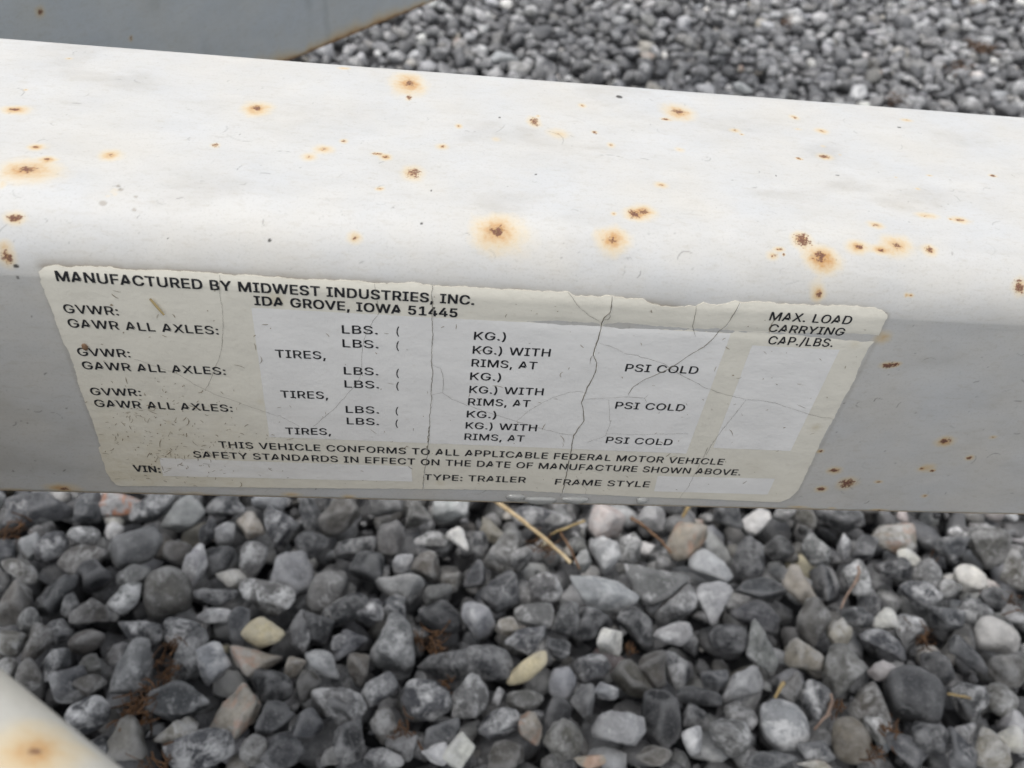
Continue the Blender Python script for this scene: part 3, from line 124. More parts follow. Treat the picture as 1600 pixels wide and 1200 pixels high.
# ------------------------------------------------------------------ helpers
def empty(name, loc, label, cat, group=None):
    o = bpy.data.objects.new(name, None)
    COL.objects.link(o)
    o.location = loc
    o.empty_display_size = 0.02
    tag(o, label, cat, group)
    return o


def tag(o, label=None, cat=None, group=None, kind=None):
    if label: o['label'] = label
    if cat: o['category'] = cat
    if group: o['group'] = group
    if kind: o['kind'] = kind
    return o


def mesh_obj(name, verts, tris, mat, parent=None, quads=None, smooth=True, attrs=None, origin=None):
    """verts (n,3) in world space, faces as an int array (m,3) or (m,4)."""
    verts = np.asarray(verts, np.float32)
    if origin is not None:
        verts = verts - np.asarray(origin, np.float32)
    f = np.asarray(tris if quads is None else quads, np.int32)
    k = f.shape[1]
    me = bpy.data.meshes.new(name)
    me.vertices.add(len(verts))
    me.vertices.foreach_set('co', verts.ravel())
    me.loops.add(f.size)
    me.loops.foreach_set('vertex_index', f.ravel())
    me.polygons.add(len(f))
    me.polygons.foreach_set('loop_start', np.arange(0, f.size, k, dtype=np.int32))
    if attrs:
        for an, (ty, dat) in attrs.items():
            a = me.attributes.new(an, ty, 'POINT')
            key = {'FLOAT': 'value', 'FLOAT_VECTOR': 'vector', 'FLOAT_COLOR': 'color'}[ty]
            a.data.foreach_set(key, np.asarray(dat, np.float32).ravel())
    me.update(calc_edges=True)
    me.validate()
    if smooth:
        me.polygons.foreach_set('use_smooth', np.ones(len(me.polygons), bool))
    me.materials.append(mat)
    o = bpy.data.objects.new(name, me)
    COL.objects.link(o)
    if parent is not None:
        o.parent = parent
        o.matrix_parent_inverse = Matrix.Translation(-parent.location) if parent.type == 'EMPTY' else Matrix.Identity(4)
    if origin is not None:
        o.location = origin
    return o


def smooth01(a, b, x):
    t = np.clip((x - a) / (b - a), 0, 1)
    return t * t * (3 - 2 * t)


def vnoise(x, y, seed=0):
    """value noise on arrays, about -1..1"""
    xi = np.floor(x).astype(np.int64); yi = np.floor(y).astype(np.int64)
    fx = x - xi; fy = y - yi
    fx = fx * fx * (3 - 2 * fx); fy = fy * fy * (3 - 2 * fy)

    def h(a, b):
        n = (a * 374761393 + b * 668265263 + seed * 1442695041) & 0xffffffff
        n = ((n ^ (n >> 13)) * 1274126177) & 0xffffffff
        n = n ^ (n >> 16)
        return (n & 0xffff) / 32767.5 - 1.0
    return ((h(xi, yi) * (1 - fx) + h(xi + 1, yi) * fx) * (1 - fy) + (h(xi, yi + 1) * (1 - fx) + h(xi + 1, yi + 1) * fx) * fy)


def fbm(x, y, seed=0, oct=4):
    r = 0; a = 1; t = 0
    for i in range(oct):
        r = r + a * vnoise(x * 2 ** i + 17.3 * i, y * 2 ** i + 5.1 * i, seed + i); t += a; a *= .55
    return r / t


# ------------------------------------------------------------------ material helpers
class Mat:
    def __init__(self, name, rough=.5, spec=.5):
        self.m = bpy.data.materials.new(name)
        self.m.use_nodes = True
        self.t = self.m.node_tree
        self.b = self.t.nodes['Principled BSDF']
        self.b.inputs['Roughness'].default_value = rough
        self.b.inputs['Specular IOR Level'].default_value = spec

    def n(self, ty, **kw):
        nd = self.t.nodes.new(ty)
        for k, v in kw.items():
            setattr(nd, k, v)
        return nd

    def l(self, a, b):
        self.t.links.new(a, b)

    def attr(self, name):
        nd = self.n('ShaderNodeAttribute', attribute_name=name)
        return nd

    def pos(self):
        return self.n('ShaderNodeNewGeometry').outputs['Position']

    def mapping(self, vec, scale):
        mp = self.n('ShaderNodeMapping')
        mp.inputs['Scale'].default_value = scale
        self.l(vec, mp.inputs['Vector'])
        return mp.outputs[0]

    def noise(self, vec, scale, detail=5, rough=.55, dist=0):
        nd = self.n('ShaderNodeTexNoise')
        nd.inputs['Scale'].default_value = scale
        nd.inputs['Detail'].default_value = detail
        nd.inputs['Roughness'].default_value = rough
        nd.inputs['Distortion'].default_value = dist
        self.l(vec, nd.inputs['Vector'])
        return nd.outputs['Fac']

    def rng(self, v, a, b, c=0., d=1.):
        nd = self.n('ShaderNodeMapRange')
        nd.inputs[1].default_value = a; nd.inputs[2].default_value = b
        nd.inputs[3].default_value = c; nd.inputs[4].default_value = d
        self.l(v, nd.inputs[0])
        return nd.outputs[0]

    def math(self, op, a, b=None):
        nd = self.n('ShaderNodeMath', operation=op)
        for i, v in enumerate((a, b)):
            if v is None: continue
            if isinstance(v, (int, float)): nd.inputs[i].default_value = v
            else: self.l(v, nd.inputs[i])
        return nd.outputs[0]

    def mix(self, fac, a, b, mode='MIX'):
        nd = self.n('ShaderNodeMix', data_type='RGBA', blend_type=mode)
        for i, v in ((0, fac), (6, a), (7, b)):
            if isinstance(v, (int, float)): nd.inputs[i].default_value = v
            elif isinstance(v, tuple): nd.inputs[i].default_value = (*v, 1)
            else: self.l(v, nd.inputs[i])
        return nd.outputs[2]

    def bump(self, h, strength, dist):
        nd = self.n('ShaderNodeBump')
        nd.inputs['Strength'].default_value = strength
        nd.inputs['Distance'].default_value = dist
        self.l(h, nd.inputs['Height'])
        return nd

    def color(self, c):
        if isinstance(c, tuple): self.b.inputs['Base Color'].default_value = (*c, 1)
        else: self.l(c, self.b.inputs['Base Color'])


def paint_material(name, tint=(.462, .459, .446)):
    M = Mat(name, .55, .4)
    uv = M.attr('flat').outputs['Vector']
    rust = M.attr('rust').outputs['Fac']
    core = M.attr('core').outputs['Fac']
    grime = M.attr('grime').outputs['Fac']
    speck = M.attr('speck').outputs['Fac']
    st = M.mapping(uv, (1.0, 2.2, 1.0))
    big = M.noise(st, 55, 6, .62, .6)
    mid = M.noise(st, 330, 6, .7, .3)
    fine = M.noise(uv, 1700, 4, .72)
    chalk = M.rng(big, .35, .68)
    warm = M.rng(M.noise(uv, 38, 4, .6), .35, .65)
    tw = M.mix(warm, (tint[0] * .985, tint[1], tint[2] * 1.015), (tint[0] * 1.02, tint[1], tint[2] * .955))
    c = M.mix(chalk, M.mix(1.0, tw, (.945, .945, .945), 'MULTIPLY'), M.mix(1.0, tw, (1.03, 1.03, 1.03), 'MULTIPLY'))
    dirt = M.rng(mid, .52, .74)
    c = M.mix(M.math('MULTIPLY', dirt, .46), c, (.36, .33, .28))
    grain = M.rng(fine, .54, .72)
    c = M.mix(M.math('MULTIPLY', grain, .42), c, (.27, .26, .24))
    c = M.mix(grime, c, (.25, .225, .185))
    # rust bleeding: pale ochre outside, orange brown inside
    rn = M.noise(uv, 900, 5, .7)
    rf = M.math('MULTIPLY', rust, M.rng(rn, .3, .7, .78, 1.12))
    outer = M.mix(M.rng(rf, .25, 1.0), (.60, .44, .18), (.36, .17, .05))
    c = M.mix(M.rng(rf, 0.03, .85, 0, .95), c, outer)
    cn = M.noise(uv, 2200, 4, .7)
    cc = M.mix(M.rng(cn, .35, .65), (.055, .027, .021), (.21, .10, .065))
    cf = M.rng(M.math('ADD', core, M.rng(cn, .3, .7, -.42, .36)), .36, .72)
    c = M.mix(cf, c, cc)
    c = M.mix(speck, c, (.055, .05, .045))
    M.color(c)
    r = M.mix(cf, M.mix(chalk, (.48, .48, .48), (.60, .60, .60)), (.9, .9, .9))
    M.l(r, M.b.inputs['Roughness'])
    b1 = M.bump(M.math('ADD', M.math('MULTIPLY', cf, 1.0), M.math('MULTIPLY', mid, .35)), .35, .0003)
    b2 = M.bump(M.noise(uv, 1500, 3, .6), .10, .0002)
    M.l(b1.outputs[0], b2.inputs['Normal'])
    M.l(b2.outputs[0], M.b.inputs['Normal'])
    return M.m


PAINT = paint_material('weathered_white_paint')
GREYP = paint_material('weathered_grey_paint', (.465, .495, .505))
CREAM = paint_material('weathered_cream_paint', (.47, .455, .41))

# ------------------------------------------------------------------ the frame: cross-section and unrolled coordinates
ZT, RC = .0235, .0125
ZC = ZT - RC
TS = ZC + RC * math.pi / 2
RB = .0025
ZB = -.0549
WB, RK = .0833, .008
TH0 = math.radians(7)                       # the bend starts with a faint crease
R2 = (ZT - .0105) / (1 - math.sin(TH0))
SC0, SC1 = .0105, TS + R2 * math.cos(TH0) - RC


def wrap(x, s, off=0.0):
    """(x, s) on the unrolled front/top of the main beam -> world points, raised by off"""
    x = np.asarray(x, float); s = np.asarray(s, float); off = np.asarray(off, float) + 0 * s
    th = TH0 + np.clip((s - SC0) / (SC1 - SC0), 0, 1) * (math.pi / 2 - TH0)
    y = np.where(s <= SC0, 0, np.where(s >= SC1, RC + s - TS, R2 * (math.cos(TH0) - np.cos(th))))
    z = np.where(s <= SC0, s, np.where(s >= SC1, ZT, ZT - R2 + R2 * np.sin(th)))
    ny, nz = np.where(s <= SC0, -1, -np.cos(th)), np.where(s <= SC0, 0, np.sin(th))
    # lower rounded edge
    sb = ZB + RB
    tb = np.clip((sb - s) / RB, 0, math.pi / 2)
    low = s < sb
    y = np.where(low, RB - RB * np.cos(tb), y)
    z = np.where(low, sb - RB * np.sin(tb), z)
    ny = np.where(low, -np.cos(tb), ny); nz = np.where(low, -np.sin(tb), nz)
    return np.stack([x + 0 * s, y + ny * off, z + nz * off + ZG], -1)


frame = empty('trailer_frame', (0.03, 0.04, 0.0),
              'pale grey painted steel trailer frame with rust spots above the gravel', 'trailer frame')


def paint_masks(X, S):
    """rust, core, grime and speck masks on the unrolled coordinates (metres)"""
    sh = X.shape
    rust = np.zeros(sh); core = np.zeros(sh); grime = np.zeros(sh); speck = np.zeros(sh)
    xm, sm = X * 1e3, S * 1e3
    wob = fbm(xm * .45, sm * .45, 3, 4); wob2 = fbm(xm * 1.3, sm * 1.3, 11, 3); wob3 = fbm(xm * 3.1, sm * 3.1, 15, 2)
    xs, ss = xm[:, 0], sm[0, :]
    spots = list(RUST)
    r2 = np.random.default_rng(21)
    for i in range(90):                                   # the same weathering on the stretches beside the picture
        xx = r2.uniform(150, 420) if i % 2 else r2.uniform(-360, -105)
        h = r2.lognormal(.1, .6)
        spots.append((xx, r2.uniform(-50, 92), h * 1.5, h * 1.3, h * .5, h * .4, r2.uniform(.6, 1), 0))
    for (cx, cs, hx, hy, kx, ky, st, kind) in spots:
        if kind == 0: hx, hy, kx, ky = hx * 1.18, hy * 1.18, kx * 1.35, ky * 1.35
        ext = max(hx, hy, 1) * 1.9
        i0, i1 = np.searchsorted(xs, (cx - ext, cx + ext)); j0, j1 = np.searchsorted(ss, (cs - ext, cs + ext))
        if i1 <= i0 or j1 <= j0: continue
        sl = (slice(i0, i1), slice(j0, j1))
        dx, ds = xm[sl] - cx, sm[sl] - cs
        q = np.sqrt((dx / max(hx, .05)) ** 2 + (ds / max(hy, .05)) ** 2)
        if kind == 0:
            qq = (q + .22 * wob[sl] + .10 * wob2[sl] + .05 * wob3[sl]).clip(0)
            v = st * (  .38 * smooth01(1.35, .25, qq) + .42 * np.exp(-(qq / .55) ** 2) + .07 * np.exp(-(qq / 1.3) ** 2))
            v = np.where(v < .03, 0, v)
            rust[sl] = 1 - (1 - rust[sl]) * (1 - v.clip(0, 1))
            if kx > 0:
                qk = np.sqrt((dx / max(kx, .1)) ** 2 + (ds / max(ky, .1)) ** 2)
                core[sl] = np.maximum(core[sl], st * (1.0 if cs < 12 else .80) * smooth01(1.35, .15, qk + .55 * wob2[sl] + .45 * wob3[sl]))
        elif kind == 1:
            speck[sl] = np.maximum(speck[sl], st * smooth01(1.15, .75, q + .15 * wob2[sl]))
        elif kind == 2:
            grime[sl] = np.maximum(grime[sl], .8 * st * smooth01(1.2, .7, q + .2 * wob2[sl]))
        else:
            rust[sl] = np.maximum(rust[sl], .32 * st * smooth01(1.2, .2, q + .9 * wob2[sl]))
    # dirt line along the top edge of the sticker, where water stands
    edge = np.interp(xm, [-68, -60, -30, 0, 22, 35, 50, 60, 64, 70, 80, 95, 101], [12.9, 13.1, 12.6, 12.3, 12.2, 11.5, 11.2, 9.6, 9.3, 11.3, 12.0, 11.9, 10.8])
    inx = smooth01(-69, -66, xm) * smooth01(102.5, 100, xm)
    d = sm - edge
    band = np.exp(-(d / 1.5) ** 2) * (.70 + .35 * fbm(xm * .35, sm * .6, 31)) + np.exp(-(d / .5) ** 2) * .30
    grime = np.maximum(grime, (inx * band).clip(0, .85))
    # left and right edges of the sticker
    for ex in (-67.6, 101.3):
        b = np.exp(-((xm - ex) / .55) ** 2) * smooth01(-51, -49, sm) * smooth01(12, 10, sm)
        grime = np.maximum(grime, .28 * b * (1 + .6 * wob2))
    # brown line along the lower edge
    low = np.exp(-((sm + 53.7) / .7) ** 2) * np.clip(.75 + .7 * fbm(xm * .12, xm * 0 + 2., 41), 0, 1)
    rust = np.maximum(rust, .75 * low)
    core = np.maximum(core, .55 * np.exp(-((sm + 53.95) / .28) ** 2) * np.clip(.6 + .9 * fbm(xm * .2, xm * 0 + 7., 43), 0, 1))
    # small marks, hair-fine scratches
    r3 = np.random.default_rng(5)
    for i in range(520):
        face = r3.random() < .45
        cx = r3.uniform(-100, 165); cs = r3.uniform(-51, 12) if face else r3.uniform(14, 92)
        L = r3.lognormal(-.15, .55); an = r3.uniform(0, math.pi); cv = r3.normal(0, .5)
        wv = r3.uniform(.08, .16); a = r3.uniform(.15, .75) * (1 if face else .6)
        if r3.random() < .5: L = wv * 1.5; a *= .9; wv *= 1.3
        ext = L + .6
        i0, i1 = np.searchsorted(xs, (cx - ext, cx + ext)); j0, j1 = np.searchsorted(ss, (cs - ext, cs + ext))
        if i1 <= i0 or j1 <= j0: continue
        sl = (slice(i0, i1), slice(j0, j1))
        dx, ds = xm[sl] - cx, sm[sl] - cs
        u = dx * math.cos(an) + ds * math.sin(an); v = -dx * math.sin(an) + ds * math.cos(an) - cv * u * u / max(L, .2)
        k = smooth01(1.6, .4, np.abs(v) / wv) * smooth01(1.1, .8, np.abs(u) / L)
        speck[sl] = np.maximum(speck[sl], a * k)
    # warm dirt film, patchy
    film = smooth01(.12, .6, fbm(xm * .05, sm * .09, 51, 5)) * .20
    grime = np.maximum(grime, film * (1 + .5 * wob))
    return rust.clip(0, 1), core.clip(0, 1), grime.clip(0, 1), speck.clip(0, 1)


def build_main_beam():
    xs = np.concatenate([np.arange(-.46, -.116, .004), np.arange(-.115, .186, .00025), np.arange(.19, .72, .004)])
    s_vis = np.concatenate([np.arange(ZB + RB - RB * math.pi / 2, .046, .00025), np.arange(.0464, TS + WB - RC - RK, .00033)])
    # rest of the loop: rear rounding, rear face, underside
    th = np.linspace(0, math.pi / 2, 14)
    yb = list(WB - RK + RK * np.sin(th)); zb = list(ZT - RK + RK * np.cos(th))
    th2 = np.linspace(0, math.pi / 2, 8)
    yb += list(WB - RB + RB * np.cos(th2)); zb += list(ZB + RB - RB * np.sin(th2))
    s_rest = TS + WB - RC - RK + np.arange(len(yb)) * .0012 + .0002
    V1 = wrap(np.repeat(xs[:, None], len(s_vis), 1), np.repeat(s_vis[None], len(xs), 0))
    V2 = np.empty((len(xs), len(yb), 3)); V2[..., 0] = xs[:, None]; V2[..., 1] = yb; V2[..., 2] = np.array(zb) + ZG
    V = np.concatenate([V1, V2], 1)
    nx, ns = V.shape[:2]
    s_all = np.concatenate([s_vis, s_rest])
    X = np.repeat(xs[:, None], ns, 1); S = np.repeat(s_all[None], nx, 0)
    rust, core, grime, speck = paint_masks(X, S)
    # the plate is not perfectly flat
    V[..., 1] += 0; V[..., 2] += .00006 * fbm(X * 60, S * 60, 61, 2) * (S > TS)
    V[..., 1] += .00008 * fbm(X * 50, S * 50, 63, 2) * (S < ZC - .002)
    idx = np.arange(nx * ns).reshape(nx, ns)
    nxt = np.roll(idx, -1, 1)
    q = np.stack([idx[:-1], idx[1:], nxt[1:], nxt[:-1]], -1).reshape(-1, 4)
    flat = np.stack([X, S, 0 * X], -1)
    at = {'rust': ('FLOAT', rust), 'core': ('FLOAT', core), 'grime': ('FLOAT', grime), 'speck': ('FLOAT', speck), 'flat': ('FLOAT_VECTOR', flat)}
    return mesh_obj('main_beam', V.reshape(-1, 3), None, PAINT, frame, quads=q, attrs=at)


def build_side_beam(p0, p1, z0, z1, width, side, rc, rb, spots, label, rusty, seed):
    """a box tube whose visible lower/upper edge runs p0->p1 (ground coordinates); its body lies on the given side"""
    p0 = np.array(p0); p1 = np.array(p1)
    d = p1 - p0; L = np.linalg.norm(d); d /= L
    n = np.array([-d[1], d[0]]) * side                     # into the body
    prof = []
    for cu, cz, a0, r in ((rc, z1 - rc, 180, rc), (width - rc, z1 - rc, 90, rc), (width - rb, z0 + rb, 0, rb), (rb, z0 + rb, -90, rb)):
        for k in range(9):
            a = math.radians(a0 - 90 * k / 8)
            prof.append((cu + r * math.cos(a), cz + r * math.sin(a)))
    prof = np.array(prof)
    # refine the profile
    pts = []; sv = []; s = 0
    for i in range(len(prof)):
        a, b = prof[i], prof[(i + 1) % len(prof)]
        l = np.linalg.norm(b - a); k = max(1, int(l / .001))
        for j in range(k):
            pts.append(a + (b - a) * j / k); sv.append(s + l * j / k)
        s += l
    pts = np.array(pts); sv = np.array(sv)
    us = np.arange(0, L + .0005, .001)
    nx, ns = len(us), len(pts)
    V = np.empty((nx, ns, 3))
    base = p0[None] + d[None] * us[:, None]
    V[..., 0] = base[:, None, 0] + n[0] * pts[None, :, 0]
    V[..., 1] = base[:, None, 1] + n[1] * pts[None, :, 0]
    V[..., 2] = pts[None, :, 1] + ZG
    U = np.repeat(us[:, None], ns, 1); S = np.repeat(sv[None], nx, 0)
    rust = np.zeros((nx, ns)); core = np.zeros((nx, ns)); speck = np.zeros((nx, ns))
    um, zm, wm = U * 1e3, (V[..., 2] - ZG) * 1e3, np.repeat(pts[None, :, 0], nx, 0) * 1e3
    wob = fbm(um * .5, S * 500, seed, 3)
    for (a, b, r, k, onface) in spots:                     # (along, height or depth, halo radius, core radius, on the face?)
        q = np.sqrt((um - a) ** 2 + ((zm if onface else wm) - b) ** 2)
        ok = (wm < 3) if onface else (zm > z1 * 1e3 - 7)
        rust = np.maximum(rust, ok * .9 * np.exp(-(q / r + .3 * wob).clip(0) ** 2 * 2))
        core = np.maximum(core, ok * smooth01(1.4, .3, q / k + .5 * wob))
    if rusty:
        e = (zm - z0 * 1e3)
        wv = np.clip(.55 + .8 * fbm(um * .06, um * 0 + 3, seed + 4), .1, 1.3)
        rust = np.maximum(rust, (wm < 4) * .95 * np.exp(-(e / (4.6 * wv + 1.6)) ** 2))
        core = np.maximum(core, (wm < 4) * .8 * np.exp(-(e / (2.9 * wv + 1.2)) ** 2) * np.clip(.7 + .9 * wob, 0, 1))
        # faint drip lines on the face
        drip = smooth01(.50, .75, vnoise(um * .16 + .4 * fbm(zm * .08, um * .05, 71), um * 0 + 9, 77)) * smooth01(-.3, .5, fbm(um * .05, zm * .05, 73))
        speck = np.maximum(speck, (wm < 1) * .22 * drip)
    flat = np.stack([U + seed, S, 0 * U], -1)
    idx = np.arange(nx * ns).reshape(nx, ns); nxt = np.roll(idx, -1, 1)
    q = np.stack([idx[:-1], nxt[:-1], nxt[1:], idx[1:]], -1).reshape(-1, 4)
    if side < 0: q = q[:, ::-1]
    at = {'rust': ('FLOAT', rust.clip(0, 1)), 'core': ('FLOAT', core.clip(0, 1)), 'grime': ('FLOAT', .05 + .05 * wob.clip(0, 1)), 'speck': ('FLOAT', speck), 'flat': ('FLOAT_VECTOR', flat)}
    o = mesh_obj('side_beam', V.reshape(-1, 3), None, GREYP if rusty else CREAM, frame, quads=q, attrs=at)
    o['label'] = label
    return o


build_main_beam()
# far diagonal: its lower edge passes (-61.5, 261.5) and (6.5, 360.7)
dv = np.array([.56524, .82493])
pA = np.array([-.06149, .26153])
build_side_beam(pA - dv * .245, pA + dv * .75, -.0535, .0205, .0762, +1, .0115, .0025, FAR_SPOTS,
                'grey side beam with a rusty lower edge, meeting the main beam behind', True, 5)
# near diagonal, under the camera
dn = np.array([.8230, -.5680])
pB = np.array(NEAR_P) + np.array([.568, .823]) * .0022
build_side_beam(pB - dn * .195, pB + dn * .45, -.0535, .0205, .0762, -1, .0115, .0025, NEAR_SPOTS,
                'white side beam with a large rust stain, nearest the viewer', False, 9)

# ------------------------------------------------------------------ the sticker
OUT = np.array(OUTLINE) / 1e3


def resample(p, step, closed=False):
    p = np.asarray(p, float)
    if closed: p = np.vstack([p, p[:1]])
    seg = np.linalg.norm(np.diff(p, axis=0), axis=1); t = np.concatenate([[0], np.cumsum(seg)])
    n = max(2, int(round(t[-1] / step)) + 1)
    tt = np.linspace(0, t[-1], n)
    r = np.stack([np.interp(tt, t, p[:, i]) for i in range(2)], 1)
    return r[:-1] if closed else r


CR_LINES = []
for ci, (w, pts) in enumerate(CRACKS):
    p = resample(np.array(pts) / 1e3, .0004)
    k = np.arange(len(p))
    j = fbm(k * .45, k * 0 + ci * 7.7, 81, 3) * .00016 + fbm(k * .12, k * 0 + ci * 3.1, 83, 2) * .00018
    j *= smooth01(0, 3, k) * smooth01(len(p) - 1, len(p) - 4, k)
    tg = np.gradient(p, axis=0); tg /= np.linalg.norm(tg, axis=1)[:, None] + 1e-12
    p = p + np.stack([-tg[:, 1], tg[:, 0]], 1) * j[:, None]
    CR_LINES.append((w, p, tg))


def off_field(x, s):
    """height of the sticker's face above the beam (metres): thickness, waviness, lifted crack lips"""
    x = np.asarray(x, float); s = np.asarray(s, float)
    o = .00010 + .00003 * fbm(x * 900, s * 900, 91, 3) + .00004 * fbm(x * 150, s * 260, 93, 2)
    o = o + .00003 * smooth01(.0085, .0125, s) * (.5 + .5 * fbm(x * 220, s * 0 + 1.3, 95, 3))
    o = o - .00016 * np.exp(-((s - .0052) / .0011) ** 2) * smooth01(.012, .03, x)     # the groove where it bends over the corner
    for w, p, tg in CR_LINES:
        if w < .55: continue
        lo = p.min(0) - .002; hi = p.max(0) + .002
        m = (x > lo[0]) & (x < hi[0]) & (s > lo[1]) & (s < hi[1])
        if not m.any(): continue
        mi = np.nonzero(m.ravel())[0]
        xx = x.ravel()[mi]; sv = s.ravel()[mi]
        best = np.full(len(mi), 9.); sgn = np.zeros(len(mi)); kk = np.zeros(len(mi))
        for k in range(len(p)):
            dx = xx - p[k, 0]; dy = sv - p[k, 1]
            d = dx * dx + dy * dy
            b = d < best
            best[b] = d[b]; sgn[b] = (tg[k, 0] * dy - tg[k, 1] * dx)[b]; kk[b] = k
        d = np.sqrt(best)
        lift = .00010 * w * np.exp(-d / .0009) * (.55 + .45 * np.sin(kk * .21 + w * 9)) * np.where(sgn > 0, 1., .25)
        o2 = o.ravel().copy(); o2[mi] += lift; o = o2.reshape(np.shape(o))
    return o


outl = resample(OUT, .0003, True)
k = np.arange(len(outl))
tgo = np.roll(outl, -1, 0) - np.roll(outl, 1, 0); tgo /= np.linalg.norm(tgo, axis=1)[:, None] + 1e-12
rag = fbm(k * .33, k * 0 + 2.2, 101, 4) * .00028
rag *= np.where(outl[:, 1] > .0075, 1.15, np.where(outl[:, 1] < -.049, .18, .75))
outl = outl + np.stack([-tgo[:, 1], tgo[:, 0]], 1) * rag[:, None]
area = .5 * np.sum(outl[:, 0] * np.roll(outl[:, 1], -1) - outl[:, 1] * np.roll(outl[:, 0], -1))
if area < 0: outl = outl[::-1]
gx, gs = np.meshgrid(np.arange(-.070, .104, .00055), np.arange(-.053, .0145, .00055), indexing='ij')
gp = np.stack([gx.ravel(), gs.ravel()], 1)


def inside(pts, poly):
    c = np.zeros(len(pts), bool)
    a = poly; b = np.roll(poly, -1, 0)
    for (x0, y0), (x1, y1) in zip(a, b):
        if y0 == y1: continue
        m = ((y0 > pts[:, 1]) != (y1 > pts[:, 1])) & (pts[:, 0] < (x1 - x0) * (pts[:, 1] - y0) / (y1 - y0) + x0)
        c ^= m
    return c


ok = inside(gp, outl)
# keep grid points off the outline
near = np.zeros(len(gp), bool)
for q in outl[::1]:
    near |= (np.abs(gp[:, 0] - q[0]) < .0003) & (np.abs(gp[:, 1] - q[1]) < .0003)
gp = gp[ok & ~near]
allp = np.vstack([outl, gp]) * 1e3
res = delaunay_2d_cdt([Vector(p) for p in allp], [], [list(range(len(outl)))], 1, 1e-5)
P2 = np.array([v[:] for v in res[0]]) / 1e3
TR = np.array(res[2])
off = off_field(P2[:, 0], P2[:, 1])
V = wrap(P2[:, 0], P2[:, 1], off)
# skirt down to the paint along the outline
d2 = {}
nb = len(outl)
key = {tuple(np.round(p * 1e7).astype(int)): i for i, p in enumerate(P2)}
ring = [key.get(tuple(np.round(p * 1e7).astype(int)), -1) for p in outl]
ring = [r for r in ring if r >= 0]
Vb = wrap(P2[ring, 0], P2[ring, 1], -.00004)
Vb = np.vstack([V[ring], Vb])
nV = len(V); nR = len(ring)
sk = []
for i in range(nR):
    j = (i + 1) % nR
    sk.append((nV + j, nV + i, nV + nR + i)); sk.append((nV + j, nV + nR + i, nV + nR + j))
allV = np.vstack([V, Vb]); allT = np.vstack([TR, np.array(sk)])
xm, sm = P2[:, 0] * 1e3, P2[:, 1] * 1e3
stain = .55 * smooth01(-5, -42, sm) * smooth01(-15, -58, xm) * (.6 + .6 * fbm(xm * .25, sm * .3, 111)) + .18 * smooth01(-25, -50, sm) * (.7 + .5 * fbm(xm * .2, sm * .2, 113))
for (a, b, r, v) in ((-24.5, 8.0, 1.6, .75), (-51.0, -28.0, .9, .6), (9.8, -46.3, 1.4, .5), (-62.0, -47.0, 3.0, .4), (97.0, 3.5, 1.2, .35), (86, -38, 5, .15), (-30.3, -20.5, .8, .5), (97.5, -22.5, 1.2, .6)):
    stain = np.maximum(stain, v * np.exp(-((xm - a) ** 2 + (sm - b) ** 2) / r ** 2))
edged = np.full(len(P2), 9.)
for q in outl[::2]:
    d = (P2[:, 0] - q[0]) ** 2 + (P2[:, 1] - q[1]) ** 2
    edged = np.minimum(edged, d)
edged = np.sqrt(edged) * 1e3
wornedge = np.exp(-edged / .35)
pad = np.zeros(len(Vb))
flat = np.vstack([np.stack([P2[:, 0], P2[:, 1], 0 * xm], 1), np.zeros((len(Vb), 3))])
at = {'stain': ('FLOAT', np.concatenate([stain.clip(0, 1), pad + .5])), 'worn': ('FLOAT', np.concatenate([wornedge, pad])), 'flat': ('FLOAT_VECTOR', flat)}


def vinyl(name, base, dirtk=1.0, rough=.38):
    M = Mat(name, rough, .5)
    uv = M.attr('flat').outputs['Vector']
    st = M.mapping(uv, (1, 1.8, 1))
    big = M.noise(st, 90, 5, .6, .4)
    mid = M.noise(st, 520, 6, .7, .5)
    fine = M.noise(uv, 3000, 3, .7)
    c = M.mix(M.rng(big, .35, .7), tuple(v * .94 for v in base), tuple(v * 1.03 for v in base))
    c = M.mix(M.math('MULTIPLY', M.rng(mid, .56, .78), .25 * dirtk), c, (.42, .37, .28))
    c = M.mix(M.math('MULTIPLY', M.rng(fine, .62, .8), .20 * dirtk), c, (.30, .27, .22))
    s = M.attr('stain').outputs['Fac']
    c = M.mix(M.math('MULTIPLY', s, M.rng(mid, .3, .7, .35, .8)), c, (.46, .375, .20))
    w = M.attr('worn').outputs['Fac']
    c = M.mix(M.math('MULTIPLY', w, .35), c, (.60, .56, .48))
    M.color(c)
    b = M.bump(M.noise(uv, 1000, 4, .6), .30, .0002)
    M.l(b.outputs[0], M.b.inputs['Normal'])
    return M.m


VINYL = vinyl('aged_beige_vinyl', (.69, .665, .58))
FIELDM = vinyl('white_print_field', (.735, .728, .705), .9)
sticker = mesh_obj('label_sticker', allV, allT, VINYL, frame, attrs=at)
sticker['label'] = 'cracked beige certification sticker with black print on the main beam'


def sub(name, V, F, mat, quads=False, attrs=None, smooth=True):
    o = mesh_obj(name, V, None if quads else F, mat, None, quads=F if quads else None, attrs=attrs, smooth=smooth)
    o.parent = sticker
    o.matrix_parent_inverse = (Matrix.Translation(frame.location) @ frame_inv()).inverted() if False else sticker.matrix_world.inverted()
    return o


def frame_inv():
    return Matrix.Identity(4)


bpy.context.view_layer.update()

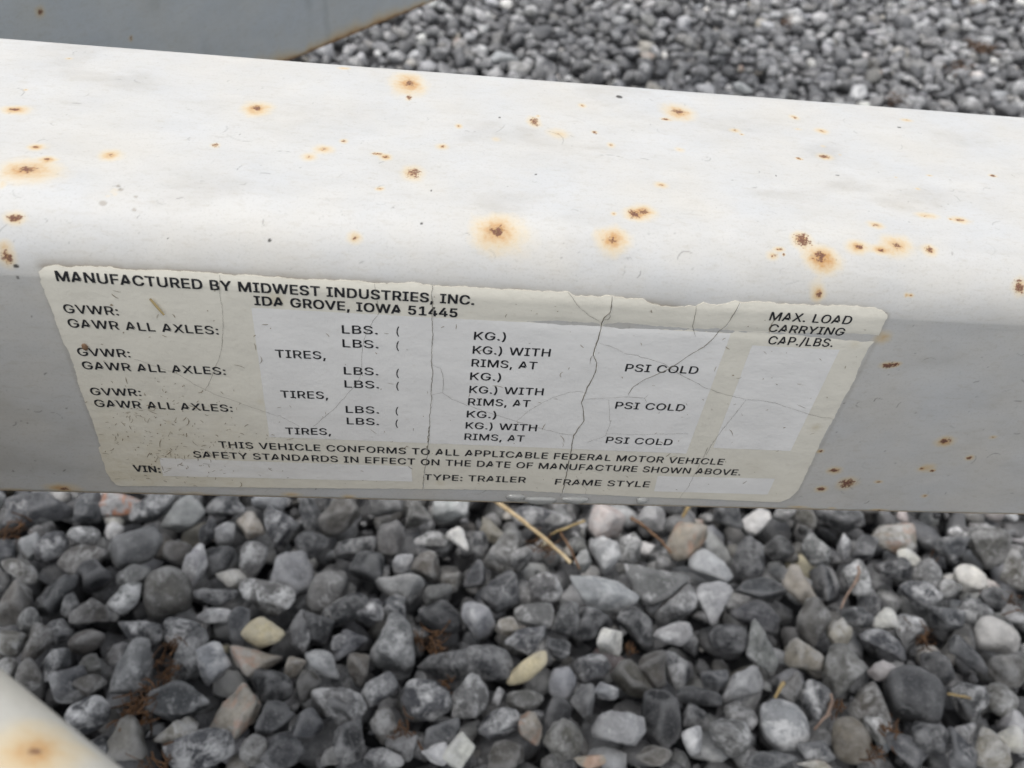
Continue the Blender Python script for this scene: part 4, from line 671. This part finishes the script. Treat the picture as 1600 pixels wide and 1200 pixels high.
# white print fields
for q in FIELDS:
    q = np.array(q) / 1e3
    n1 = int(np.linalg.norm(q[1] - q[0]) / .0006) + 2; n2 = int(np.linalg.norm(q[3] - q[0]) / .0006) + 2
    a, b = np.meshgrid(np.linspace(0, 1, n1), np.linspace(0, 1, n2), indexing='ij')
    P = ((q[0] * (1 - a[..., None]) + q[1] * a[..., None]) * (1 - b[..., None]) + (q[3] * (1 - a[..., None]) + q[2] * a[..., None]) * b[..., None])
    j = .00008 * np.stack([fbm(P[..., 1] * 700, P[..., 0] * 0 + 1, 121), fbm(P[..., 0] * 700, P[..., 1] * 0 + 5, 123)], -1)
    P = P + j
    X, S = P[..., 0], P[..., 1]
    V = wrap(X, S, off_field(X, S) + .00003)
    idx = np.arange(n1 * n2).reshape(n1, n2)
    f = np.stack([idx[:-1, :-1], idx[:-1, 1:], idx[1:, 1:], idx[1:, :-1]], -1).reshape(-1, 4)
    st = (.25 * smooth01(-5, -42, S * 1e3) * smooth01(10, -58, X * 1e3) * (.6 + .6 * fbm(X * 250, S * 300, 115))).clip(0, 1)
    fl = np.stack([X, S, 0 * X + 1], -1)
    sub('blank_field', V.reshape(-1, 3), f, FIELDM, True, {'stain': ('FLOAT', st), 'worn': ('FLOAT', 0 * st), 'flat': ('FLOAT_VECTOR', fl)})

# lettering
INKM = Mat('black_ink', .45, .4)
iuv = INKM.pos()
INKM.color(INKM.mix(INKM.rng(INKM.noise(iuv, 2600, 4, .7), .62, .76, 0, .2), (.013, .014, .017), (.30, .28, .24)))
INK = INKM.m
_dg = None


def text_mesh(s):
    """flat mesh of a line of capitals from the outlines in GLYPH (cap height 1)"""
    cu = bpy.data.curves.new('t', 'CURVE')
    cu.dimensions = '2D'
    cu.fill_mode = 'BOTH'
    cu.resolution_u = 5
    x = 0.0
    for ch in s:
        if ch == ' ':
            x += (GSPACE + 90) / 1e3; continue
        adv, spl = GLYPH[ch]
        for sp in spl:
            q = np.array(sp, float).reshape(-1, 6) / 1e3
            q[:, 0::2] += x
            b = cu.splines.new('BEZIER')
            b.bezier_points.add(len(q) - 1)
            b.use_cyclic_u = True
            for p, v in zip(b.bezier_points, q):
                p.handle_left_type = p.handle_right_type = 'FREE'
                p.co = (v[0], v[1], 0); p.handle_left = (v[2], v[3], 0); p.handle_right = (v[4], v[5], 0)
        x += (adv + 45 + {',': 0, '.': 0}.get(ch, 0)) / 1e3
    ob = bpy.data.objects.new('t', cu)
    COL.objects.link(ob)
    dg = bpy.context.evaluated_depsgraph_get()
    me = bpy.data.meshes.new_from_object(ob.evaluated_get(dg))
    bpy.data.objects.remove(ob)
    bpy.data.curves.remove(cu)
    return me


CAPH = 1.0
for (s, x0, s0, w, ds, bold) in TEXTS:
    me = text_mesh(s)
    bm = bmesh.new(); bm.from_mesh(me); bpy.data.meshes.remove(me)
    lx = min(v.co.x for v in bm.verts); hx = max(v.co.x for v in bm.verts)
    cap = CAP2 if bold == 2 else CAP1
    sx = w / (hx - lx); sy = cap / CAPH
    if s == '(':
        sx = sy * .95
    for v in bm.verts:
        a = (v.co.x - lx) * sx
        v.co = (x0 + a, s0 + ds * a / w + v.co.y * sy, 0)
    step = .35 if s0 > 4 else .9
    y0 = min(v.co.y for v in bm.verts); y1 = max(v.co.y for v in bm.verts)
    t = y0 + step
    while t < y1:
        bmesh.ops.bisect_plane(bm, geom=bm.verts[:] + bm.edges[:] + bm.faces[:], dist=1e-6, plane_co=(0, t, 0), plane_no=(0, 1, 0))
        t += step
    bmesh.ops.triangulate(bm, faces=bm.faces[:])
    bm.verts.ensure_lookup_table()
    P = np.array([v.co[:2] for v in bm.verts]) / 1e3
    F = np.array([[v.index for v in f.verts] for f in bm.faces])
    bm.free()
    # heavier strokes: the outline laid down several times, a hair apart
    Vs = []; Fs = []
    for ci, (ox, oy) in enumerate(BOLD[bold]):
        Q = P + np.array([ox, oy]) * cap / 1e3
        Vs.append(wrap(Q[:, 0], Q[:, 1], off_field(Q[:, 0], Q[:, 1]) + .00007 + .000003 * ci)); Fs.append(F + ci * len(P))
    sub('printed_text', np.concatenate(Vs), np.concatenate(Fs), INK, smooth=False)

# cracks: dark gaps with a pale torn lip beside the wide ones
CRKM = Mat('dark_crack', .8, .2); CRKM.color((.17, .155, .125))
LIPM = Mat('torn_vinyl_edge', .6, .3); LIPM.color((.83, .82, .78))


def ribbon(p, tg, wid, lift, shift=0.0):
    nrm = np.stack([-tg[:, 1], tg[:, 0]], 1)
    a = p + nrm * (shift + wid)[:, None]; b = p + nrm * (shift - wid)[:, None]
    Pn = np.concatenate([a, b])
    n = len(p)
    V = wrap(Pn[:, 0], Pn[:, 1], off_field(Pn[:, 0], Pn[:, 1]) + lift)
    i = np.arange(n - 1)
    return V, np.stack([i, i + 1, n + i + 1, n + i], 1)


for ci, (w, p, tg) in enumerate(CR_LINES):
    k = np.arange(len(p))
    wd = (.000045 + .000022 * w) * w * (1 + .55 * fbm(k * .5, k * 0 + ci, 131, 3)) * (.35 + .65 * smooth01(0, 4, k) * smooth01(len(p), len(p) - 5, k))
    V, F = ribbon(p, tg, np.maximum(wd, .00002), .00011)
    o = sub('crack', V, F, CRKM.m, True)
    if w >= .9:
        wl = .00010 * w * np.clip(.2 + 1.1 * fbm(k * .3, k * 0 + ci * 5, 133, 3), 0.02, 1)
        V, F = ribbon(p, tg, wl, .00009, wd + wl)
        sub('torn_edge', V, F, LIPM.m, True)

# dirt flecks and scuffs caught on the sticker: one film of short strokes
r4 = np.random.default_rng(14)
fv = []; ff = []; nf = 0
for i in range(470):
    if i < 260:
        x = r4.normal(-52, 9); s = r4.normal(-33, 9)
    else:
        x = r4.uniform(-66, 100); s = r4.uniform(-49, 11)
    L = min(r4.lognormal(-.1, .65), 5) * 1e-3
    n = 7
    an = r4.uniform(0, 6.28); cv = r4.normal(0, .9)
    t = np.linspace(-.5, .5, n)
    aa = an + cv * t
    p = np.stack([np.cumsum(np.cos(aa)) * L / n, np.cumsum(np.sin(aa)) * L / n], 1) + np.array([x, s]) / 1e3
    wd = r4.uniform(.035, .085) * 1e-3 * np.sqrt(np.clip(1 - (2 * t) ** 2, .03, 1))
    if r4.random() < .3:
        p = (p - p.mean(0)) * .3 + p.mean(0); wd = wd * 1.7
    if not inside(p, outl).all(): continue
    tg = np.gradient(p, axis=0); tg /= np.linalg.norm(tg, axis=1)[:, None] + 1e-12
    V, F = ribbon(p, tg, wd, .000085)
    fv.append(V); ff.append(F + nf); nf += len(V)
FLM = Mat('dried_dirt', .8, .2)
FLM.color(FLM.mix(FLM.rng(FLM.noise(FLM.pos(), 400, 2, .5), .35, .65), (.16, .12, .07), (.34, .29, .21)))
o = sub('dirt_fleck', np.concatenate(fv), np.concatenate(ff), FLM.m, True)
o['kind'] = 'stuff'
# a straw chip stuck across the heading, and two seed husks
SEEDM = Mat('dry_straw', .7, .3); SEEDM.color((.40, .31, .15))

# ------------------------------------------------------------------ the ground
GM = Mat('dark_gravel_bed', .95, .2)
gp_ = GM.pos()
vor = GM.n('ShaderNodeTexVoronoi'); vor.inputs['Scale'].default_value = 62; GM.l(gp_, vor.inputs['Vector'])
vcol = GM.n('ShaderNodeSeparateColor'); GM.l(vor.outputs['Color'], vcol.inputs[0])
GM.color(GM.mix(GM.rng(vcol.outputs[0], .2, 1), (.02, .021, .023), (.17, .17, .175)))
gb = GM.bump(GM.rng(vor.outputs['Distance'], 0, .7, 1, 0), 1, .012); GM.l(gb.outputs[0], GM.b.inputs['Normal'])
me = bpy.data.meshes.new('ground')
me.from_pydata([(-120, -120, -.024), (120, -120, -.024), (120, 120, -.024), (-120, 120, -.024)], [], [(0, 1, 2, 3)])
me.materials.append(GM.m)
go = bpy.data.objects.new('ground', me); COL.objects.link(go); go['kind'] = 'structure'

# ------------------------------------------------------------------ stones
def stone_material():
    M = Mat('crushed_limestone', .62, .5)
    pos = M.pos()
    col = M.attr('tone').outputs['Color']
    dust = M.attr('dust').outputs['Fac']
    spot = M.attr('spot').outputs['Fac']
    n1 = M.noise(pos, 105, 9, .72, .2)
    c = M.mix(M.rng(n1, .30, .72), M.mix(1.0, col, (.50, .50, .51), 'MULTIPLY'), M.mix(1.0, col, (1.5, 1.5, 1.48), 'MULTIPLY'))
    n2 = M.math('ADD', M.math('MULTIPLY', M.noise(pos, 135, 9, .72, .25), .65), M.math('MULTIPLY', M.noise(pos, 48, 3, .5), .35))
    df = M.math('MULTIPLY', M.rng(n2, .48, .59), dust)
    c = M.mix(df, c, (.60, .60, .595))
    wv = M.noise(pos, 34, 4, .6, .5)
    vein = M.rng(M.math('ABSOLUTE', M.math('SUBTRACT', wv, .5)), .004, .017, 1, 0)
    vm = M.rng(M.noise(pos, 23, 2, .5), .52, .60)
    c = M.mix(M.math('MULTIPLY', M.math('MULTIPLY', vein, vm), .35), c, (.56, .56, .55))
    n3 = M.noise(pos, 700, 4, .75)
    c = M.mix(M.rng(n3, .54, .76, 0, .45), c, (.38, .38, .375))
    c = M.mix(M.rng(n3, .28, .44, .38, 0), c, (.02, .02, .022))
    geo = M.n('ShaderNodeNewGeometry')
    edge = M.rng(geo.outputs['Pointiness'], .505, .55)
    c = M.mix(M.math('MULTIPLY', edge, .4), c, M.mix(.5, col, (.42, .42, .42)))
    on = M.noise(pos, 120, 5, .6, .6)
    c = M.mix(M.math('MULTIPLY', spot, M.rng(on, .50, .62)), c, (.47, .22, .13))
    M.color(c)
    b1 = M.bump(M.noise(pos, 150, 7, .68), .8, .0022)
    b2 = M.bump(M.noise(pos, 900, 4, .7), .35, .0004)
    M.l(b1.outputs[0], b2.inputs['Normal']); M.l(b2.outputs[0], M.b.inputs['Normal'])
    return M.m


STONE = stone_material()
ICO = {}
for lv in (1, 2, 3, 4):
    bm = bmesh.new(); bmesh.ops.create_icosphere(bm, subdivisions=lv, radius=1)
    ICO[lv] = (np.array([v.co[:] for v in bm.verts]), np.array([[v.index for v in f.verts] for f in bm.faces])); bm.free()


def stone_verts(lv, r, rounded=False):
    D = ICO[lv][0]
    k = r.integers(11, 18) if not rounded else 26
    P = r.normal(size=(k, 3)); P /= np.linalg.norm(P, axis=1)[:, None]
    d = r.uniform(.64, 1.0, k) if not rounded else r.uniform(.86, 1.0, k)
    p = r.uniform(13, 30) if not rounded else 7
    q = np.clip(D @ P.T, 0, None) / d
    rad = 1 / (np.sum(q ** p, 1) ** (1 / p) + 1e-6)
    rad = np.minimum(rad, 1.9)
    V = D * rad[:, None]
    f1 = r.normal(size=(4, 3)) * 2.6; ph = r.uniform(0, 6.28, 4)
    V *= (1 + .030 * np.sum(np.sin(V @ f1.T + ph), 1))[:, None]
    f2 = r.normal(size=(5, 3)) * 7.5; ph = r.uniform(0, 6.28, 5)
    V *= (1 + .011 * np.sum(np.sin(V @ f2.T + ph), 1))[:, None]
    V -= (V.max(0) + V.min(0)) / 2
    V /= (V.max(0) - V.min(0)) / 2
    return V


TONES = {'d': ((.017, .018, .0205), .3), 's': ((.038, .040, .045), .75), 'g': ((.115, .115, .113), .9), 'l': ((.28, .283, .288), 1.0), 'w': ((.54, .53, .50), .6),
         't': ((.27, .245, .20), .5), 'c': ((.60, .53, .35), .15), 'b': ((.085, .080, .070), .5), 'o': ((.36, .35, .34), .8), 'p': ((.50, .44, .41), .7), 'v': ((.125, .112, .088), .1)}
TONE_W = {'d': 'dark slate', 's': 'slate grey', 'g': 'mid grey', 'l': 'pale grey', 'w': 'white', 't': 'tan', 'c': 'cream', 'b': 'brownish grey', 'o': 'orange patched', 'p': 'pinkish', 'v': 'olive brown'}


def to_px(p):
    q = CAMR @ (np.asarray(p) - CAMP)
    return 800 + FPX * q[0] / q[2], 600 + FPX * q[1] / q[2], q[2]


ZS = .0135
stones = []         # dict(p, a, b, tone, basis, r)
E1, E2, E3 = CAMR[0], -CAMR[1], -CAMR[2]
for (x, y, a, b, an, tone) in STONES:
    t = math.radians(-an)
    e1 = E1 * math.cos(t) + E2 * math.sin(t); e2 = -E1 * math.sin(t) + E2 * math.cos(t)
    r = math.sqrt(a * b) / 1e3
    c = min(a, b) * rng.uniform(.78, 1.0)
    stones.append(dict(p=np.array([x / 1e3, y / 1e3, ZS + rng.uniform(-.002, .002)]), B=np.stack([e1 * a / 1e3, e2 * b / 1e3, E3 * c / 1e3]) * .99, r=r, tone=tone, manual=True))


class Hash:
    def __init__(s, c): s.c = c; s.d = {}
    def add(s, x, y, r): s.d.setdefault((int(x // s.c), int(y // s.c)), []).append((x, y, r))
    def clear_of(s, x, y, r, k):
        i, j = int(x // s.c), int(y // s.c)
        for a in range(i - 1, i + 2):
            for b in range(j - 1, j + 2):
                for (u, v, q) in s.d.get((a, b), ()):
                    if (u - x) ** 2 + (v - y) ** 2 < (k * (r + q)) ** 2: return False
        return True


def rand_basis(r):
    q = rng.normal(size=4); q /= np.linalg.norm(q)
    w, x, y, z = q
    R = np.array([[1 - 2 * (y * y + z * z), 2 * (x * y - z * w), 2 * (x * z + y * w)], [2 * (x * y + z * w), 1 - 2 * (x * x + z * z), 2 * (y * z - x * w)], [2 * (x * z - y * w), 2 * (y * z + x * w), 1 - 2 * (x * x + y * y)]])
    ax = np.array([rng.uniform(.95, 1.45), rng.uniform(.85, 1.1), rng.uniform(.6, .95)]) * r
    B = R * ax[:, None]
    # lie flat rather than on edge: squash vertically a little
    B[:, 2] *= .8
    return B


def rand_tone(far=False):
    if far: return str(rng.choice(list('dsglwtb'), p=[.26, .29, .21, .12, .03, .02, .07]))
    return str(rng.choice(list('dsglwtcbp'), p=[.24, .26, .20, .14, .045, .02, .008, .077, .01]))


def in_cone(x, y, mrg):
    px, py, z = to_px((x, y, .01))
    return z > .05 and -mrg < px < 1600 + mrg


h = Hash(.045)
for s in stones: h.add(s['p'][0], s['p'][1], s['r'])
X0, X1, Y0, Y1 = -.62, 1.22, -.30, 1.52
fills = []
for pas, (rm, k, n) in enumerate(((.0098, .86, 26000), (.0078, .80, 60000), (.0055, .80, 60000), (.0034, .82, 16000))):
    for i in range(n):
        x = rng.uniform(X0, X1); y = rng.uniform(Y0, Y1)
        if pas == 3: x = rng.uniform(-.16, .34); y = rng.uniform(-.02, .24)
        if y > .45 and not in_cone(x, y, 500): continue
        r = rm * rng.lognormal(0, .24) * (1.0 - .08 * min(max(y - .25, 0) * 4, 1))
        if h.clear_of(x, y, r, k):
            h.add(x, y, r)
            fills.append(dict(p=np.array([x, y, (.010 if y > .18 else .002) + rng.uniform(-.006, .003) - .004 * min(pas, 2)]), B=rand_basis(r), r=r, tone=rand_tone(y > .3), manual=False))
h2 = Hash(.045)
under = []
for i in range(26000):
    x = rng.uniform(-.42, .55); y = rng.uniform(-.22, .62)
    r = .0095 * rng.lognormal(0, .25)
    if h2.clear_of(x, y, r, .72):
        h2.add(x, y, r)
        under.append(dict(p=np.array([x, y, -.010 + rng.uniform(-.005, .003)]), B=rand_basis(r), r=r, tone=rand_tone(), manual=False))


def stone_attrs(s, n):
    t, d = TONES[s['tone']]
    k = rng.lognormal(0, .16)
    tint = np.array([1 + rng.normal(0, .02), 1, 1 + rng.normal(0, .025)])
    col = np.tile(np.append(np.array(t) * k * tint, 1.0), (n, 1))
    du = np.full(n, d * rng.choice([.2, .8, 1.2], p=[.35, .35, .30]))
    return col, du, np.full(n, 1.0 if s['tone'] == 'o' else (.35 if s['tone'] in 'tp' and rng.random() < .25 else 0.0))


# which random stones show largest, clear of the frame
cand = []
for s in fills:
    px, py, z = to_px(s['p'])
    rp = FPX * s['r'] / z
    if not (rp * .6 < px < 1600 - rp * .6 and rp * .5 < py < 1200 - rp * .4): continue
    lower = py > 768 + .0237 * px + rp * .9 and py - 1055 < .83 * px + 0 and not (py > 1040 + .83 * px)
    upper = py < 67 + .074 * px - rp * .9 and (py > 95 - .413 * (px - 460) + rp)
    if lower or upper: cand.append((rp * (.62 if lower else 1.0), s))
cand.sort(key=lambda t: -t[0])
NIND = max(0, 298 - len(stones))
picked = [c[1] for c in cand[:NIND]]
pid = set(id(s) for s in picked)
loose = [s for s in fills if id(s) not in pid] + under

groups_v = []; groups_f = []; gc = []; gd = []; gsp = []; nv = 0
PRE = {lv: [stone_verts(lv, rng, i % 6 == 0) for i in range(60)] for lv in (1, 2, 3)}
for s in loose:
    dep = to_px(s['p'])[2]
    lv = 3 if dep < .5 and s['p'][1] > -.02 else (2 if s['p'][1] < .9 else 1)
    if s['p'][2] < 0: lv = 2
    V = PRE[lv][rng.integers(60)] @ s['B'] + s['p']
    groups_v.append(V); groups_f.append(ICO[lv][1] + nv); nv += len(V)
    c, d, sp = stone_attrs(s, len(V)); gc.append(c); gd.append(d); gsp.append(sp)
gv = mesh_obj('gravel', np.concatenate(groups_v), np.concatenate(groups_f), STONE, attrs={'tone': ('FLOAT_COLOR', np.concatenate(gc)), 'dust': ('FLOAT', np.concatenate(gd)), 'spot': ('FLOAT', np.concatenate(gsp))})
tag(gv, 'bed of small grey crushed gravel under and around the trailer frame', 'gravel', None, 'stuff')

# the stones that show largest, each a thing of its own
LAND = [(195, 789, 'orange patched white stone under the left end of the beam'), (414, 994, 'cream yellow rounded stone'), (461, 900, 'blocky pale grey stone'),
        (285, 1095, 'broad flat topped slate stone'), (948, 818, 'pinkish white stone under the beam'), (942, 930, 'large flat pale grey stone'), (747, 979, 'round pale grey stone'),
        (951, 1007, 'small white stone'), (824, 1050, 'long cream stone'), (619, 1007, 'large warm grey stone'), (715, 1179, 'white pointed stone at the bottom'),
        (717, 849, 'small white upright stone'), (1181, 816, 'white stone under the right half of the beam'), (1398, 840, 'greenish tan stone'), (1117, 941, 'oval pale tan stone'),
        (1244, 919, 'rust stained tan stone'), (1379, 971, 'small bright white stone'), (1554, 996, 'large white stone at the right edge'), (1428, 1091, 'biggest dark slate stone'),
        (1329, 1155, 'smooth olive brown egg shaped stone'), (1224, 1132, 'large pale grey stone near the bottom right'), (1164, 1074, 'pale grey wedge shaped stone'),
        (210, 1050, 'big mid grey lopsided stone'), (320, 834, 'pale streaked stone under the sticker'), (1385, 1049, 'pinkish long stone'), (966, 1140, 'tilted pale grey stone'),
        (262, 926, 'broad brownish grey stone'), (180, 834, 'whitish stone at the left'), (1074, 846, 'pale tan block stone'), (369, 1121, 'light tan pointed stone')]
ind = stones + picked
info = []
for s in ind:
    px, py, z = to_px(s['p'])
    info.append((px, py, FPX * s['r'] / z))
labels = [None] * len(ind)
land_at = []
for (lx, ly, ph) in LAND:
    i = min((j for j in range(len(stones)) if labels[j] is None), key=lambda j: (info[j][0] - lx) ** 2 + (info[j][1] - ly) ** 2)
    labels[i] = ph + ' in the gravel' if len(ph.split()) < 9 else ph
    land_at.append((info[i][0], info[i][1], ph))
used = set(labels)


def short_form(t):
    for w in (' under ', ' at the ', ' near '):
        t = t.split(w)[0]
    return t


for j, s in enumerate(ind):
    if labels[j]: continue
    px, py, rp = info[j]
    Bn = np.sort(np.linalg.norm(s['B'], axis=1))
    form = 'long' if Bn[2] > 1.55 * Bn[1] else ('flat' if Bn[0] < .62 * Bn[1] else ('blocky' if Bn[2] < 1.15 * Bn[1] else 'angular'))
    size = ('big ' if rp > 38 else ('small ' if rp < 22 else '')) if py > 500 else ''
    order = sorted(land_at, key=lambda q: (q[0] - px) ** 2 + (q[1] - py) ** 2)
    if py < 400:
        a, b = px, py
        near_edge = 67 + .074 * px - py
        place = 'beyond the beam, ' + ('just past its edge' if near_edge < 55 else ('near the top' if py < 50 else 'midway up'))
        place += ', ' + ('by the grey side beam' if px < 760 else 'left of centre' if px < 900 else 'right of centre' if px < 1150 else 'well to the right' if px < 1380 else 'far right')
        opts = [place]
    else:
        opts = []
        for q in order[:5]:
            dx, dy = px - q[0], py - q[1]
            far = math.hypot(dx, dy) > 130
            if abs(dx) > 2.2 * abs(dy): w = 'right of' if dx > 0 else 'left of'
            elif abs(dy) > 2.2 * abs(dx): w = 'in front of' if dy > 0 else 'behind'
            else: w = ('in front and ' if dy > 0 else 'behind and ') + ('right of' if dx > 0 else 'left of')
            opts.append(('farther ' if far else 'just ') + w + ' the ' + q[2])
    lab = None
    for o_ in opts:
        for fm in (f"{size}{TONE_W[s['tone']]} {form} stone {o_}",):
            fm = fm if len(fm.split()) <= 16 else short_form(fm)
            if fm not in used: lab = fm; break
        if lab: break
    labels[j] = lab or f"{size}{TONE_W[s['tone']]} {form} stone {opts[0]}"
    labels[j] = ' '.join(labels[j].split()[:16])
    used.add(labels[j])
for s, lab in zip(ind, labels):
    lv = 4 if s['manual'] else 3
    V = stone_verts(lv, rng, s['tone'] in 'vc' or rng.random() < .15) @ s['B']
    c, d, sp = stone_attrs(s, len(V))
    o = mesh_obj('gravel_stone', V + s['p'], ICO[lv][1], STONE, attrs={'tone': ('FLOAT_COLOR', c), 'dust': ('FLOAT', d), 'spot': ('FLOAT', sp)}, origin=s['p'])
    tag(o, lab, 'stone', 'stones of the gravel bed')


# ------------------------------------------------------------------ dry stalks and moss on the gravel
def tube(pts, rad, nseg=6):
    p = np.asarray(pts, float); n = len(p)
    tg = np.gradient(p, axis=0); tg /= np.linalg.norm(tg, axis=1)[:, None] + 1e-12
    up = np.array([.13, .21, 1.0]); a = np.cross(tg, up); a /= np.linalg.norm(a, axis=1)[:, None] + 1e-9
    b = np.cross(tg, a)
    th = np.arange(nseg) / nseg * 2 * math.pi
    r = np.asarray(rad) * np.ones(n)
    V = p[:, None] + r[:, None, None] * (np.cos(th)[None, :, None] * a[:, None] + np.sin(th)[None, :, None] * b[:, None])
    idx = np.arange(n * nseg).reshape(n, nseg); nx = np.roll(idx, -1, 1)
    return V.reshape(-1, 3), np.stack([idx[:-1], nx[:-1], nx[1:], idx[1:]], -1).reshape(-1, 4)


def dry_mat(name, c0, c1):
    M = Mat(name, .75, .3)
    M.color(M.mix(M.rng(M.noise(M.pos(), 160, 4, .6), .35, .68), c0, c1))
    return M.m


STRAW = dry_mat('dry_straw_stalk', (.36, .26, .14), (.62, .50, .32))
BROWN = dry_mat('brown_stem', (.10, .055, .03), (.24, .15, .09))
PALE = dry_mat('pale_twig', (.15, .105, .08), (.32, .24, .19))
YELL = dry_mat('yellow_chaff', (.20, .14, .06), (.40, .31, .16))
STL = ['long straw stalk lying on the gravel below the sticker', 'short straw piece under the beam beside the long straw stalk', 'thin brown stem on the gravel right of the long straw stalk',
       'brown stem between stones below the right part of the sticker', 'bent yellow chaff piece behind the brown stem under the beam', 'pale forked twig lying among stones at the right',
       'short pale twig near the bottom right of the gravel', 'yellow stalk bits right of the biggest dark slate stone', 'yellow chaff flake beside the pale wedge shaped stone', 'yellow chaff flake close under the beam right of the sticker text']
for (kind, wd, pts), lab in zip(STALKS, STL):
    P = np.array([(x / 1e3, y / 1e3, .030 if len(pts) > 3 else .026) for x, y in pts])
    t = np.linspace(0, 1, len(P)); tt = np.linspace(0, 1, 14)
    Q = np.stack([np.interp(tt, t, P[:, i]) for i in range(3)], 1)
    Q[:, 2] += .003 * np.sin(tt * 3.1) + rng.normal(0, .0003, 14)
    rad = wd / {'straw': 3.3e3, 'brown': 2.6e3, 'straw2': 3e3, 'pale': 3.3e3}[kind] * np.linspace(1.05, .75, 14) * (1 + .06 * rng.normal(size=14))
    V, F = tube(Q, rad, 8)
    mat = {'straw': STRAW, 'straw2': YELL, 'brown': BROWN, 'pale': PALE}[kind]
    o = mesh_obj({'straw': 'straw_stalk', 'straw2': 'chaff_piece', 'brown': 'dry_stalk', 'pale': 'dry_twig'}[kind], V, None, mat, quads=F, origin=Q[0])
    tag(o, lab, {'straw': 'straw', 'straw2': 'chaff', 'brown': 'stem', 'pale': 'twig'}[kind])
    if kind == 'pale':
        V, F = tube(np.array([Q[3], Q[3] + (.004, .006, .002), Q[3] + (.005, .010, .001)]) , wd / 3e3, 6)
        mesh_obj('side_shoot', V - Q[0], None, mat, o, quads=F)

MOSS = dry_mat('dry_brown_moss', (.035, .019, .010), (.16, .083, .038))
PLACE = ['at the far left under the beam', 'upper strand right of the big lopsided stone', 'middle strand right of the big lopsided stone', 'lower strand right of the big lopsided stone', 'above the tan pointed stone at lower left',
         'left of the broad flat topped slate stone', 'at the bottom edge left of centre', 'right of the large warm grey stone', 'small, in front of the large warm grey stone', 'at lower centre between slate stones', 'tiny, left of the long cream stone',
         'under the straw stalk below the sticker', 'tiny, right of the small white stone', 'left of the large white stone at the right edge', 'small, in front of the large white stone', 'small, left of the greenish tan stone', 'at the right edge under the beam',
         'below the biggest dark slate stone', 'small, at bottom right beside the egg shaped stone', 'tiny, left of the biggest dark slate stone', 'largest, beyond the beam in the top right corner', 'beyond the beam, second in the top right corner', 'beyond the beam at the top, behind the sticker end', 'beyond the beam at the upper right, lowest']
for (x, y, sz), pl in zip(CLUMPS, PLACE):
    vs = []; fs = []; nv = 0
    for i in range(int(12 + sz * .8)):
        c = np.array([x / 1e3, y / 1e3, .016]) + rng.normal(0, 1, 3) * np.array([sz * .22e-3, sz * .22e-3, .003])
        d = rng.normal(size=3); d[2] *= .45; d /= np.linalg.norm(d)
        e = np.cross(d, rng.normal(size=3)); e /= np.linalg.norm(e)
        L = rng.uniform(.25, .75) * sz * 1e-3; cv = rng.uniform(-.9, .9)
        t = np.linspace(-.5, .5, 7)
        Q = c + np.outer(t * L, d) + np.outer((cv * (t * t - .1)) * L, e)
        V, F = tube(Q, rng.uniform(.00016, .00045) * (1 if sz < 25 else 1.7), 5)
        vs.append(V); fs.append(F + nv); nv += len(V)
    o = mesh_obj('dry_moss_tuft', np.concatenate(vs), None, MOSS, quads=np.concatenate(fs), origin=(x / 1e3, y / 1e3, .012))
    sz_w, _, rest = pl.partition(', ')
    tag(o, (sz_w + ' tuft of dry brown moss ' + rest) if sz_w in ('small', 'tiny', 'largest') else 'tuft of dry brown moss ' + pl, 'moss', 'dry moss between the stones')

# ------------------------------------------------------------------ drops of water hanging on the lower edge of the sticker
WM = Mat('water', .08, .5); WM.color((.72, .73, .71))
WM.b.inputs['Transmission Weight'].default_value = .75
WM.b.inputs['IOR'].default_value = 1.33
DL = ['small flat water drop, leftmost on the lower edge of the sticker', 'widest water drop hanging on the lower edge of the sticker', 'rounded water drop right of the widest drop on the sticker edge', 'tiny water drop, rightmost on the lower edge of the sticker']
for (x, s, w), lab in zip(DROPS, DL):
    D = ICO[4][0].copy()
    flat_ = D[:, 1] > .15
    D[flat_, 1] = .15
    D[:, 0] *= w / 2e3
    hz = np.where(D[:, 2] < 0, .0015 + w * .00006, .0008)
    D[:, 2] *= hz
    D[:, 1] *= .0009
    D[:, 0] *= 1 + .12 * np.sin(D[:, 2] * 900 + x)
    c = wrap(x / 1e3, s / 1e3 + .0008, .0003)
    o = mesh_obj('water_drop', D + c, ICO[4][1], WM.m, origin=c)
    tag(o, lab, 'water drop', 'drops along the lower edge of the sticker')

# straw chip stuck on the heading of the sticker
a = wrap(np.array([-48.3, -47.4, -46.4]) / 1e3, np.array([7.0, 5.2, 3.2]) / 1e3, .0006)
V, F = tube(a, [.00022, .00026, .0002], 6)
o = mesh_obj('straw_chip', V, None, SEEDM.m, quads=F, origin=a[1])
tag(o, 'tiny straw chip stuck to the sticker below the word MANUFACTURED', 'straw chip')
for (x, s, lab) in ((-63.6, -6.3, 'dark seed husk stuck near the left edge of the sticker'),):
    c = wrap(x / 1e3, s / 1e3, .0004)
    mesh_obj('seed_husk', ICO[3][0] * np.array([.0006, .0003, .0009]) + c, ICO[3][1], BROWN, origin=c)
    tag(bpy.data.objects['seed_husk'], lab, 'seed husk')
